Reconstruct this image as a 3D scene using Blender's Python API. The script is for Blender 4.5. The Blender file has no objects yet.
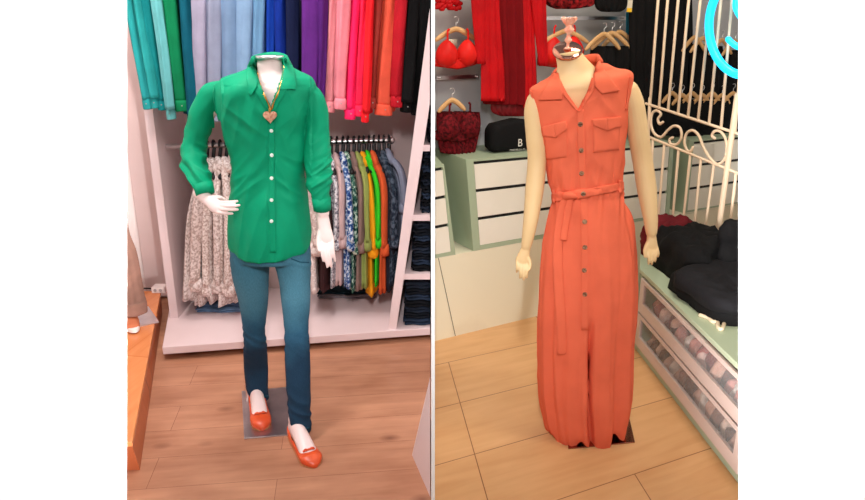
import bpy, math, random
from mathutils import Vector, Matrix
from mathutils.bvhtree import BVHTree
from mathutils import noise as NZ
random.seed(7)
sc = bpy.context.scene
COL = sc.collection
PI = math.pi
# ------------------------------------------------------------------ camera
F = 700.0; H = 1.6
TH = math.atan(230/700); CT, ST = math.cos(TH), math.sin(TH)
CAM = Vector((0, 0, H))
cd = bpy.data.cameras.new('camera'); cam = bpy.data.objects.new('camera', cd); COL.objects.link(cam)
cam.location = CAM; cam.rotation_euler = (PI/2-TH, 0, 0)
cd.sensor_width = 36; cd.lens = F*36/865; cd.clip_start = 0.02
sc.camera = cam
def ray(px, py):
    u = (px-432.5)/F; v = (250-py)/F
    return Vector((u, CT+v*ST, -ST+v*CT))
def G(px, py, z=0.0):
    r = ray(px, py); return CAM + r*((z-H)/r.z)
def P(px, py, Y):
    r = ray(px, py); return CAM + r*(Y/r.y)
def W(px, py, a, b, d=0.0):
    """ray onto the vertical plane through floor points a, b, moved d towards the viewer"""
    n = Vector((b.y-a.y, -(b.x-a.x), 0)).normalized()
    if n.y > 0: n = -n
    r = ray(px, py); o = a+n*d
    t = (o-CAM).dot(n)/r.dot(n)
    return CAM+r*t
def pxm(Y, y=250):      # metres per pixel at depth Y
    return (P(433, y, Y)-P(432, y, Y)).length
# ------------------------------------------------------------------ materials
def lin(c):
    c = c/255.0
    return c/12.92 if c <= .04045 else ((c+.055)/1.055)**2.4
def rgb(c): return (lin(c[0]), lin(c[1]), lin(c[2]), 1)
MATS = {}
def mat(name, col, rough=.6, metal=0, col2=None, scale=20, contrast=(.4, .6), bump=0, bscale=200, emit=0, trans=0, alpha=1,
        sheen=0, stretch=(1, 1, 1), coat=0, detail=4, col3=None, spec=None):
    if name in MATS: return MATS[name]
    m = bpy.data.materials.new(name); m.use_nodes = True; nt = m.node_tree; b = nt.nodes['Principled BSDF']
    b.inputs['Base Color'].default_value = rgb(col)
    b.inputs['Roughness'].default_value = rough; b.inputs['Metallic'].default_value = metal
    if spec is not None: b.inputs['Specular IOR Level'].default_value = spec
    if trans: b.inputs['Transmission Weight'].default_value = trans
    if alpha < 1: b.inputs['Alpha'].default_value = alpha
    if sheen: b.inputs['Sheen Weight'].default_value = sheen
    if coat: b.inputs['Coat Weight'].default_value = coat
    if emit:
        b.inputs['Emission Color'].default_value = rgb(col); b.inputs['Emission Strength'].default_value = emit
    tc = nt.nodes.new('ShaderNodeTexCoord')
    mp = nt.nodes.new('ShaderNodeMapping'); mp.inputs['Scale'].default_value = stretch
    nt.links.new(tc.outputs['Object'], mp.inputs['Vector'])
    if col2:
        n = nt.nodes.new('ShaderNodeTexNoise'); n.inputs['Scale'].default_value = scale; n.inputs['Detail'].default_value = detail
        nt.links.new(mp.outputs[0], n.inputs['Vector'])
        r = nt.nodes.new('ShaderNodeValToRGB'); r.color_ramp.elements[0].position = contrast[0]; r.color_ramp.elements[1].position = contrast[1]
        r.color_ramp.elements[0].color = rgb(col); r.color_ramp.elements[1].color = rgb(col2)
        if col3:
            e = r.color_ramp.elements.new((contrast[0]+contrast[1])/2); e.color = rgb(col3)
        nt.links.new(n.outputs['Fac'], r.inputs['Fac']); nt.links.new(r.outputs[0], b.inputs['Base Color'])
    if bump:
        n2 = nt.nodes.new('ShaderNodeTexNoise'); n2.inputs['Scale'].default_value = bscale; n2.inputs['Detail'].default_value = 3
        nt.links.new(mp.outputs[0], n2.inputs['Vector'])
        bp = nt.nodes.new('ShaderNodeBump'); bp.inputs['Strength'].default_value = bump; bp.inputs['Distance'].default_value = .01
        nt.links.new(n2.outputs['Fac'], bp.inputs['Height']); nt.links.new(bp.outputs[0], b.inputs['Normal'])
    MATS[name] = m
    return m
def fabric(name, col, k=.93, **kw):
    d = tuple(int(c*k) for c in col)
    kw.setdefault('rough', .85); kw.setdefault('spec', .15)
    return mat(name, d, col2=col, scale=kw.pop('scale', 9), contrast=(.35, .6), bump=kw.pop('bump', .15), bscale=kw.pop('bscale', 60), **kw)
def wood(name, c1, c2, cgap, ang, plank_w, plank_l, shift=(0, 0), rough=.4, knots=None, gap=.004, blot=.25, vary=.5, coat=0, ud=None, off=.37, freq=2, grain=.45):
    m = bpy.data.materials.new(name); m.use_nodes = True; nt = m.node_tree; N = nt.nodes; L = nt.links; b = N['Principled BSDF']
    b.inputs['Roughness'].default_value = rough
    b.inputs['Specular IOR Level'].default_value = .35
    if coat: b.inputs['Coat Weight'].default_value = coat; b.inputs['Coat Roughness'].default_value = .25
    tc = N.new('ShaderNodeTexCoord'); mp = N.new('ShaderNodeCombineXYZ')
    for k_, (dv, sh_) in enumerate(((ud or (math.cos(ang), math.sin(ang), 0), shift[0]), ((-math.sin(ang), math.cos(ang), 0), shift[1]))):
        dt = N.new('ShaderNodeVectorMath'); dt.operation = 'DOT_PRODUCT'; dt.inputs[1].default_value = dv; L.new(tc.outputs['Object'], dt.inputs[0])
        ad_ = N.new('ShaderNodeMath'); ad_.inputs[1].default_value = sh_; L.new(dt.outputs['Value'], ad_.inputs[0]); L.new(ad_.outputs[0], mp.inputs[k_])
    br = N.new('ShaderNodeTexBrick'); br.inputs['Scale'].default_value = 1; br.inputs['Brick Width'].default_value = plank_l
    br.inputs['Row Height'].default_value = plank_w; br.inputs['Mortar Size'].default_value = gap; br.inputs['Mortar Smooth'].default_value = .3
    br.inputs['Color1'].default_value = (0, 0, 0, 1); br.inputs['Color2'].default_value = (1, 1, 1, 1); br.inputs['Mortar'].default_value = (.5, .5, .5, 1)
    br.offset = off; br.offset_frequency = freq
    L.new(mp.outputs[0], br.inputs['Vector'])
    mp2 = N.new('ShaderNodeMapping'); mp2.inputs['Scale'].default_value = (1.6, 14, 1); L.new(mp.outputs[0], mp2.inputs['Vector'])
    gr = N.new('ShaderNodeTexNoise'); gr.inputs['Scale'].default_value = 1.7; gr.inputs['Detail'].default_value = 8; gr.inputs['Distortion'].default_value = .6
    L.new(mp2.outputs[0], gr.inputs['Vector'])
    mp3 = N.new('ShaderNodeMapping'); mp3.inputs['Scale'].default_value = (2.5, 5, 1); L.new(mp.outputs[0], mp3.inputs['Vector'])
    bl = N.new('ShaderNodeTexNoise'); bl.inputs['Scale'].default_value = 1.4; bl.inputs['Detail'].default_value = 3
    L.new(mp3.outputs[0], bl.inputs['Vector'])
    def mth(op, a, bb):
        n = N.new('ShaderNodeMath'); n.operation = op
        for i, v in enumerate((a, bb)):
            if isinstance(v, (int, float)): n.inputs[i].default_value = v
            else: L.new(v, n.inputs[i])
        return n.outputs[0]
    s = mth('ADD', mth('MULTIPLY', br.outputs['Color'], vary*.35), mth('MULTIPLY', gr.outputs['Fac'], grain))
    s = mth('ADD', s, (.9-grain)*.5)
    s = mth('ADD', s, mth('MULTIPLY', bl.outputs['Fac'], blot*2))
    rp = N.new('ShaderNodeValToRGB'); rp.color_ramp.elements[0].position = .45; rp.color_ramp.elements[1].position = 1.0+vary*.2
    rp.color_ramp.elements[0].color = rgb(c1); rp.color_ramp.elements[1].color = rgb(c2)
    L.new(s, rp.inputs['Fac'])
    out = rp.outputs[0]
    if knots:
        vo = N.new('ShaderNodeTexVoronoi'); vo.inputs['Scale'].default_value = 2.6
        mpk = N.new('ShaderNodeMapping'); mpk.inputs['Scale'].default_value = (1, 1.7, 1); L.new(mp.outputs[0], mpk.inputs['Vector']); L.new(mpk.outputs[0], vo.inputs['Vector'])
        kr = N.new('ShaderNodeValToRGB'); kr.color_ramp.elements[0].position = .02; kr.color_ramp.elements[1].position = .13
        kr.color_ramp.elements[0].color = (.75, .75, .75, 1); kr.color_ramp.elements[1].color = (0, 0, 0, 1)
        L.new(vo.outputs['Distance'], kr.inputs['Fac'])
        mx = N.new('ShaderNodeMixRGB'); mx.inputs['Color2'].default_value = rgb(knots); L.new(kr.outputs[0], mx.inputs['Fac']); L.new(out, mx.inputs['Color1'])
        out = mx.outputs[0]
    mx = N.new('ShaderNodeMixRGB'); mx.inputs['Color2'].default_value = rgb(cgap); L.new(br.outputs['Fac'], mx.inputs['Fac']); L.new(out, mx.inputs['Color1'])
    L.new(mx.outputs[0], b.inputs['Base Color'])
    bp = N.new('ShaderNodeBump'); bp.inputs['Strength'].default_value = .08; bp.inputs['Distance'].default_value = .01
    L.new(gr.outputs['Fac'], bp.inputs['Height']); L.new(bp.outputs[0], b.inputs['Normal'])
    return m
# ------------------------------------------------------------------ mesh helpers
BASE = {}; SIDE = [0]
class M:
    def __init__(s): s.v = []; s.f = []
    def add(s, vs, fs):
        o = len(s.v); s.v += [Vector(v) for v in vs]; s.f += [tuple(i+o for i in f) for f in fs]; return s
    def hexa(s, p):       # 8 points: bottom 4, top 4
        return s.add(p, [(0, 3, 2, 1), (4, 5, 6, 7), (0, 1, 5, 4), (1, 2, 6, 5), (2, 3, 7, 6), (3, 0, 4, 7)])
    def box(s, a, b):
        (x0, y0, z0), (x1, y1, z1) = a, b
        return s.hexa([(x0, y0, z0), (x1, y0, z0), (x1, y1, z0), (x0, y1, z0), (x0, y0, z1), (x1, y0, z1), (x1, y1, z1), (x0, y1, z1)])
    def prism(s, pts, off):  # polygon (list of 3-D points) extruded by off vector
        n = len(pts); off = Vector(off)
        vs = [Vector(p) for p in pts]+[Vector(p)+off for p in pts]
        fs = [tuple(range(n))[::-1], tuple(range(n, 2*n))]+[(i, (i+1) % n, n+(i+1) % n, n+i) for i in range(n)]
        return s.add(vs, fs)
    def rings(s, rs, cap=True, closed=True):
        n = len(rs[0]); vs = [p for r in rs for p in r]; fs = []
        for i in range(len(rs)-1):
            for j in range(n if closed else n-1):
                k = (j+1) % n
                fs.append((i*n+j, i*n+k, (i+1)*n+k, (i+1)*n+j))
        if cap:
            a = len(vs); vs.append(sum(rs[0], Vector())/n); vs.append(sum(rs[-1], Vector())/n); q = (len(rs)-1)*n
            for j in range(n):
                k = (j+1) % n
                fs.append((k, j, a)); fs.append((q+j, q+k, a+1))
        return s.add(vs, fs)
    def tube(s, pts, rad, n=12, up=(0, -1, 0), sm=0, disp=None, cap=True, flat=False):
        """rad: number / list of numbers or (a,b) pairs; b is the half size along up"""
        pts = [Vector(p) for p in pts]
        if isinstance(rad, (int, float)) or (isinstance(rad, tuple)): rad = [rad]*len(pts)
        rad = [(r, r) if isinstance(r, (int, float)) else tuple(r) for r in rad]
        if sm:
            pts, rad = smooth(pts, rad, sm)
        up = Vector(up); rs = []
        N_ = len(pts)
        def tang(i):
            a = pts[max(0, i-1)]; b = pts[min(N_-1, i+1)]
            t = (b-a)
            return t.normalized() if t.length > 1e-9 else Vector((0, 0, 1))
        prev = None; fr = []
        for i in range(N_):
            t = tang(i)
            u = up if prev is None else prev
            w = (u - t*u.dot(t))
            if w.length < 1e-4: w = Vector((1, 0, 0)) - t*t.x
            if w.length < 1e-4: w = Vector((0, 0, 1)) - t*t.z
            w.normalize(); prev = w; fr.append((t, w, t.cross(w)))
        def ring(c, w, x, a, b, i):
            out = []
            for j in range(n):
                th = 2*PI*j/n; k = disp(th, i/(N_-1)) if disp else 1
                out.append(c + x*(math.cos(th)*a*k) + w*(math.sin(th)*b*k))
            return out
        for i in range(N_):
            t, w, x = fr[i]; a, b = rad[i]
            if i == 0 and cap and not flat:
                m = min(a, b)
                rs.append(ring(pts[0]-t*m*.75, w, x, a*.4, b*.4, 0)); rs.append(ring(pts[0]-t*m*.4, w, x, a*.8, b*.8, 0))
            rs.append(ring(pts[i], w, x, a, b, i))
            if i == N_-1 and cap and not flat:
                m = min(a, b)
                rs.append(ring(pts[i]+t*m*.4, w, x, a*.8, b*.8, i)); rs.append(ring(pts[i]+t*m*.75, w, x, a*.4, b*.4, i))
        return s.rings(rs, cap)
    def lathe(s, c, prof, axis=(0, 0, 1), n=24):
        ax = Vector(axis).normalized(); q = ax.to_track_quat('Z', 'Y'); c = Vector(c)
        rs = [[c + q @ Vector((r*math.cos(2*PI*j/n), r*math.sin(2*PI*j/n), h)) for j in range(n)] for r, h in prof]
        return s.rings(rs, True)
    def ell(s, c, r, n=16, m=10, rot=None):
        c = Vector(c); rs = []
        for i in range(1, m):
            ph = PI*i/m
            rg = []
            for j in range(n):
                th = 2*PI*j/n
                p = Vector((r[0]*math.sin(ph)*math.cos(th), r[1]*math.sin(ph)*math.sin(th), -r[2]*math.cos(ph)))
                rg.append(c+(rot @ p if rot else p))
            rs.append(rg)
        return s.rings(rs, True)
def cr(a, b, c, d, t):
    return .5*((2*b)+(c-a)*t+(2*a-5*b+4*c-d)*t*t+(3*b-a-3*c+d)*t*t*t)
def smooth(pts, rad, k):
    n = len(pts); P_, R_ = [], []
    for i in range(n-1):
        g = lambda L, j: L[max(0, min(n-1, j))]
        for s in range(k):
            t = s/k
            P_.append(Vector([cr(g(pts, i-1)[q], pts[i][q], pts[i+1][q], g(pts, i+2)[q], t) for q in range(3)]))
            R_.append(tuple(max(1e-4, rad[i][q]*(1-t)+rad[i+1][q]*t) for q in range(2)))
    P_.append(pts[-1]); R_.append(rad[-1])
    return P_, R_
def obj(name, m, material, parent=None, smooth_=True, bevel=0, base=None, auto=None):
    me = bpy.data.meshes.new(name)
    if SIDE[0] < 0:
        for v in m.v: v.x = min(v.x, -.008)
    elif SIDE[0] > 0:
        for v in m.v: v.x = max(v.x, .011)
    if parent is not None: b = BASE[parent.name]
    elif base is not None: b = Vector(base)
    else: b = Vector((0, 0, 0))
    me.from_pydata([tuple(v-b) for v in m.v], [], m.f); me.validate(); me.update()
    import bmesh
    bm = bmesh.new(); bm.from_mesh(me); bmesh.ops.recalc_face_normals(bm, faces=bm.faces); bm.to_mesh(me); bm.free()
    me.materials.append(material)
    for p in me.polygons: p.use_smooth = smooth_
    o = bpy.data.objects.new(name, me); COL.objects.link(o)
    if parent is not None: o.parent = parent
    else: o.location = b
    BASE[o.name] = b
    if bevel:
        bv = o.modifiers.new('bevel', 'BEVEL'); bv.width = bevel; bv.segments = 2; bv.limit_method = 'ANGLE'
    return o
def thing(name, label, cat, loc, group=None):
    o = bpy.data.objects.new(name, None); COL.objects.link(o); o.location = loc; o.empty_display_size = .05
    BASE[o.name] = Vector(loc); o['label'] = label; o['category'] = cat
    if group: o['group'] = group
    return o
def tag(o, label, cat, group=None):
    o['label'] = label; o['category'] = cat
    if group: o['group'] = group
    return o
def single(name, m, material, label, cat, group=None, **kw):
    b = Vector((sum(v.x for v in m.v)/len(m.v), sum(v.y for v in m.v)/len(m.v), min(v.z for v in m.v)))
    return tag(obj(name, m, material, base=b, **kw), label, cat, group)
def struct(name, m, material, **kw):
    kw.setdefault('smooth_', False)
    o = obj(name, m, material, **kw); o['kind'] = 'structure'; return o
def bake(o, voxel=None, smooth_it=0, sub=0):
    if voxel:
        r = o.modifiers.new('r', 'REMESH'); r.mode = 'VOXEL'; r.voxel_size = voxel; r.use_smooth_shade = True
    if smooth_it:
        s = o.modifiers.new('s', 'SMOOTH'); s.iterations = smooth_it; s.factor = .5
    dg = bpy.context.evaluated_depsgraph_get(); dg.update()
    me = bpy.data.meshes.new_from_object(o.evaluated_get(dg))
    mt = o.data.materials[0]; o.modifiers.clear(); o.data = me
    if not me.materials: me.materials.append(mt)
    for p in me.polygons: p.use_smooth = True
    return o
def bvh(o):
    b = BASE[o.name]
    return BVHTree.FromPolygons([v.co+b for v in o.data.vertices], [tuple(p.vertices) for p in o.data.polygons])
def wrinkle(o, fn):
    b = BASE[o.name]; me = o.data; me.update()
    ns = [v.normal.copy() for v in me.vertices]
    for v, n in zip(me.vertices, ns):
        v.co += n*fn(v.co+b, n)
    me.update(); return o
def ridge(p, sx, sy, sz, seed=0):
    return 1-2.6*abs(NZ.noise(Vector((p.x*sx+seed, p.y*sy, p.z*sz+seed))))
def hit(bv, px, py):
    best = None
    for b in bv:
        h = b.ray_cast(CAM, ray(px, py).normalized())
        if h[0] is not None and (best is None or h[3] < best[3]): best = h
    return best
def patch(bv, left, right, off=.002, th=.002, nu=8, nv=16, bow=None):
    """strip lying on a body: left/right are pixel polylines of equal length"""
    def samp(L, t):
        q = t*(len(L)-1); i = min(int(q), len(L)-2); f = q-i
        return (L[i][0]*(1-f)+L[i+1][0]*f, L[i][1]*(1-f)+L[i+1][1]*f)
    g = []; last = None
    for j in range(nv+1):
        a = samp(left, j/nv); b = samp(right, j/nv); row = []
        for i in range(nu+1):
            x = a[0]+(b[0]-a[0])*i/nu; y = a[1]+(b[1]-a[1])*i/nu
            h = hit(bv, x, y)
            if h is None:
                d = last if last else 2.5
                p = P(x, y, d); n = Vector((0, -1, 0))
            else:
                p, n = h[0], h[1]
                last = p.y
                if n.y > 0: n = -n
            n = (n+(CAM-p).normalized()).normalized()
            e = min(i, nu-i)/nu*2
            row.append((p, n, off+th*(1 if not bow else (1+bow*math.sin(PI*i/nu)*math.sin(PI*j/nv)))))
        g.append(row)
    n1 = nu+1; vs = []; fs = []
    for row in g: vs += [p+n*t for p, n, t in row]
    for row in g: vs += [p+n*(off*.2) for p, n, t in row]
    K = n1*(nv+1)
    for j in range(nv):
        for i in range(nu):
            a = j*n1+i
            fs.append((a, a+1, a+n1+1, a+n1)); fs.append((K+a, K+a+n1, K+a+n1+1, K+a+1))
    for j in range(nv):
        for i in (0, nu):
            a = j*n1+i; fs.append((a, a+n1, K+a+n1, K+a))
    for i in range(nu):
        for j in (0, nv):
            a = j*n1+i; fs.append((a, a+1, K+a+1, K+a))
    return M().add(vs, fs)
def loft(m, rows, ratio=.6, n=64, k=6, disp=None, ex=1.0, cap=True, hem=None):
    """rows: (xl,yl,xr,yr,Y) pixels of the left and right outline and the depth of the ring; real ellipse rings"""
    R = [r if len(r) == 5 else (r[0], r[1], r[2], r[1], r[3]) for r in rows]
    out = []; nn = len(R)
    for i in range(nn-1):
        for s in range(k):
            t = s/k; g = lambda j: R[max(0, min(nn-1, j))]
            out.append((tuple(cr(g(i-1)[q], g(i)[q], g(i+1)[q], g(i+2)[q], t) for q in range(5)), (i+t)/(nn-1)))
    out.append((R[-1], 1.0))
    rs = []
    for (xl, yl, xr, yr, Y), t in out:
        a = P(xl, yl, Y); b = P(xr, yr, Y); c = (a+b)/2; u = (b-a)/2; w = u.length
        rt = ratio(t) if callable(ratio) else ratio
        rg = []
        for j in range(n):
            th = 2*PI*j/n; cs, sn = math.cos(th), math.sin(th)
            d = disp(th, t) if disp else 1
            cx = math.copysign(abs(cs)**ex, cs); sy = math.copysign(abs(sn)**ex, sn)
            p = c + u*cx*(1+(d-1)*.5 if abs(cs) > .9 else d) + Vector((0, 1, 0))*(w*rt*sy*d)
            if hem: p.z += hem(th, t)
            rg.append(p)
        rs.append(rg)
    m.rings(rs, cap); return m
def inside(poly, x, y):
    c = False; n = len(poly)
    for i in range(n):
        x1, y1 = poly[i]; x2, y2 = poly[(i+1) % n]
        if (y1 > y) != (y2 > y) and x < (x2-x1)*(y-y1)/(y2-y1)+x1: c = not c
    return c
def topx(p):
    d = p-CAM; zc = d.y*CT-d.z*ST; up = d.y*ST+d.z*CT
    return 432.5+F*d.x/zc, 250-F*up/zc
def cut(o, poly, maxY):
    import bmesh
    bm = bmesh.new(); bm.from_mesh(o.data); b = BASE[o.name]; rm = []
    for f in bm.faces:
        c = f.calc_center_median()+b
        if c.y < maxY and inside(poly, *topx(c)): rm.append(f)
    bmesh.ops.delete(bm, geom=rm, context='FACES'); bm.to_mesh(o.data); bm.free()
def fbm(x, y, z=0): return NZ.noise(Vector((x, y, z)))

# ------------------------------------------------------------------ palette
WHITE = mat('white_paint', (250, 250, 250), .6)
SHELF = mat('white_laminate', (228, 205, 205), .35, col2=(222, 198, 197), scale=3)
SHELFBACK = mat('grey_pink_back_panel', (214, 190, 186), .6, col2=(206, 182, 178), scale=2)
LEFTPANEL = mat('beige_wall_paint', (242, 228, 224), .6, col2=(236, 220, 216), scale=2)
BLACK = mat('black_plastic', (14, 13, 14), .4)
BLACKCLOTH = fabric('black_cloth', (20, 19, 20))
CHROME = mat('chrome', (235, 230, 230), .28, 1)
STEEL = mat('brushed_steel', (196, 190, 196), .3, 1, col2=(215, 208, 212), scale=8)
# ------------------------------------------------------------------ SETTING
FLOOR1 = wood('pink_oak_floor', (146, 92, 66), (202, 146, 114), (126, 78, 56), math.radians(7), .19, 1.25, (.3, .05), .42, knots=(120, 72, 54), gap=.001, vary=.22, blot=.3)
FLOOR2 = wood('honey_oak_floor', (198, 146, 96), (226, 180, 130), (132, 86, 52), math.radians(25.5), .365, 1.2, (-.42, .155), .35, ud=(1, .11, 0), off=.523, freq=4, gap=.0022, vary=.15, blot=.2)
MID = .001
struct('floor_left', M().box((-2.2, .3, -.05), (-.004, 4.6, 0)), FLOOR1)
struct('floor_right', M().box((.007, .3, -.05), (2.6, 5.0, 0)), FLOOR2)
# added white panels filling blank margins: thin middle strip, one pier each side
def pier(name, pa, pb, y0=1.93, y1=2.0):
    m = M()
    def col(px, Y):
        lo, hi = P(px, 615, Y), P(px, -110, Y)
        t0 = (0.0-lo.z)/(hi.z-lo.z); t1 = (2.5-lo.z)/(hi.z-lo.z)
        return lo.lerp(hi, t0), lo.lerp(hi, t1)
    pts = []
    a0, a1 = col(pa, y0); b0, b1 = col(pb, y0); c0, c1 = col(pb, y1); d0, d1 = col(pa, y1)
    m.hexa([a0, b0, c0, d0, a1, b1, c1, d1])
    return struct(name, m, WHITE)
pier('margin_panel_left', -60, 127); pier('margin_panel_right', 738.3, 925); pier('margin_panel_middle', 431.2, 434.9)
struct('added_partition', M().box((-.003, 2.0, 0), (.006, 4.9, 2.5)), WHITE)  # made-up partition keeping the two rooms and their light apart

# ================================================================== LEFT ROOM
SIDE[0] = -1
zb = .075
bk = G(181, 288, zb).y; BY = bk
UL = G(174, 318, zb).y; UR = G(392, 328, zb).y
fa, fb = G(164, 361), G(431, 341)
# back of the room
struct('wall_back_left', M().box((-2.2, BY+.04, 0), (-.004, BY+.12, 2.5)), LEFTPANEL)
struct('wall_left', M().box((-2.28, 2.0, 0), (-2.2, BY+.12, 2.5)), LEFTPANEL)
# shelving unit
su = thing('shelving_unit', 'tall white open shelving unit with clothes rails standing against the back wall', 'shelving unit', ((fa.x+fb.x)/2, UL, 0))
def slab_px(tl, bl, br, tr, Y, dep, m=None):
    m = m or M(); q = [P(*bl, Y), P(*br, Y), P(*tr, Y), P(*tl, Y)]
    m.prism(q, (0, dep, 0)); return m
obj('side_panel', slab_px((125, 0-40), (170.5, 320), (178.5, 320), (134, -40), UL, BY-UL), SHELF, su, False)
UR2 = G(392, 329, zb).y
m = M(); m.prism([P(388, 331, UR2), P(396, 331, UR2), P(429.8, 104, UR2), P(429.8, 8, UR2)], (0, BY-UR2, 0)); obj('divider', m, SHELF, su, False)
obj('back_panel', M().box((P(120, 100, BY).x, BY, zb-.05), (-.012, BY+.02, 2.4)), SHELFBACK, su, False)
# base board
m = M(); fl = W(163, 346, fa, fb); z1 = zb
n_ = Vector((fb.y-fa.y, -(fb.x-fa.x), 0)).normalized()
A = Vector((fa.x, fa.y, 0)); B = Vector((-.012, fb.y, 0))
def fl2(v, z): return (v.x, v.y, z)
m.prism([fl2(A, .035), fl2(B, .035), (-.012, BY, .035), (G(172, 289, zb).x, BY, .035)], (0, 0, zb-.035))
obj('base_board', m, SHELF, su, False, bevel=.003)
m = M(); m.prism([(A.x+.05, A.y+.1, 0), (-.012, B.y+.1, 0), (-.012, BY, 0), (A.x+.05, BY, 0)], (0, 0, .035))
obj('plinth', m, mat('shadow_gap_dark', (30, 24, 24), .7), su, False)  # near-black colour stands for the shadow under the base board
# cubby shelves right of the divider
CY = UR2+.01
for (xa, ya, xb, yb) in ((423, 86, 440, 86), (420, 145, 440, 147), (411, 215, 440, 217), (402, 274, 440, 278)):
    a = P(xa-3, ya, CY); b = P(xb, yb, CY); b.x = min(b.x, -.012)
    a = Vector((P(xa-2, ya, CY).x, CY, a.z)); b.z = a.z
    obj('shelf', M().box((a.x, CY, a.z-.03), (-.012, BY, a.z)), SHELF, su, False)
# rods
def rod(name, a, b, label):
    m = M(); m.tube([a, b], .014, 12)
    t = thing(name, label, 'clothes rail', (a+b)/2)
    obj('bar', m, CHROME, t)
    for e, s in ((a, 1), (b, -1)):
        obj('end_socket', M().lathe(e, [(.022, 0), (.022, .008), (.014, .012), (.014, .02)], (s, 0, 0)), CHROME, t)
RY = UL+.12
ra, rb = P(151, 147, RY), P(393, 138, RY); rb.z = ra.z-.0
rb = P(393, 140, RY)
rod('clothes_rail', ra, rb, 'chrome clothes rail of the lower rack behind the green blouse')
ra2, rb2 = P(128, -75, RY-.05), P(428, -75, RY-.05)
rod('clothes_rail', ra2, rb2, 'upper chrome clothes rail carrying the long coloured shirts')

# ---- hanging shirts
def shirt(xt, yt, xb, yb, w, Y, material, label, group, cuff=True, body_dx=0, body_y=None, dep=.15, sw=None, hanger=None, cuffw=1.1, flare=1.0, shy=None, cat='shirt', fold=.10, dz=.0):
    """shirt hanging sideways: body slab behind, one sleeve in front with its cuff"""
    s = random.uniform(0, 100); k = pxm(Y)
    base = P(xb, yb, Y)
    t = thing('hanging_shirt', label, cat, base, group)
    sw = sw or w
    # body
    by = body_y or yb-5
    m = M(); N_ = 10; pts = []; rad = []
    x0, x1 = xt+body_dx, xb+body_dx
    for i in range(N_+1):
        f = i/N_; y = yt+(by-yt)*f
        wob = 1.2*math.sin(f*5+s)
        pts.append(P(x0+(x1-x0)*f*(by-yt)/(yb-yt)+wob*.4, y, Y+.03+dep))
        sh = min(1, .35+f*3.5) if shy is not None else 1
        rad.append((w*.5*k*(1.0+.25*f*flare), dep*sh))
    m.tube(pts, rad, 20, up=(0, -1, 0), sm=2, flat=True, disp=lambda th, q: 1+fold*math.sin(5*th+s+2*q)+fold*.6*math.sin(9*th+3*s))
    obj('shirt_body', m, material, t)
    # sleeve
    m = M(); pts = []; rad = []
    yc = yb-10 if cuff else yb
    for i in range(N_+1):
        f = i/N_; y = yt+(yc-yt)*f; q = (y-yt)/(yb-yt)
        pts.append(P(xt+(xb-xt)*q+.5*math.sin(f*6+s), y, Y-.01+.03*math.sin(f*2+s)*.5))
        rad.append((sw*.5*k*(1.08-.22*f), .045*(1.1-.45*f)))
    fq = random.choice((3, 4, 5))
    m.tube(pts, rad, 24, sm=3, flat=True, disp=lambda th, q: 1+.13*math.sin(fq*th+s+3*q)+.05*math.sin(7*th-s+8*q))
    sl = obj('sleeve', m, material, t)
    if cuff:
        m = M(); a, b = P(xb-(xb-xt)*10/(yb-yt), yb-11, Y-.005), P(xb, yb, Y-.005)
        r_ = sw*.5*k*.86*cuffw
        m.tube([a, a.lerp(b, .2), a.lerp(b, .9), b], [(r_*.95, .026), (r_*1.08, .03), (r_*1.1, .031), (r_, .028)], 20, flat=True, disp=lambda th, q: 1+.05*math.sin(3*th+s))
        cf = obj('cuff', m, material, t)
        c = a.lerp(b, .45)+Vector((r_*.3, -.032, 0))
        obj('button', M().lathe(c, [(.003, 0), (.003, -.002)], (0, 1, 0), 10), mat('shell_button', (150, 146, 142), .4), cf)
    return t
UP = UL-.09
GU = 'long sleeved shirts on the upper rail'
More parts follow.
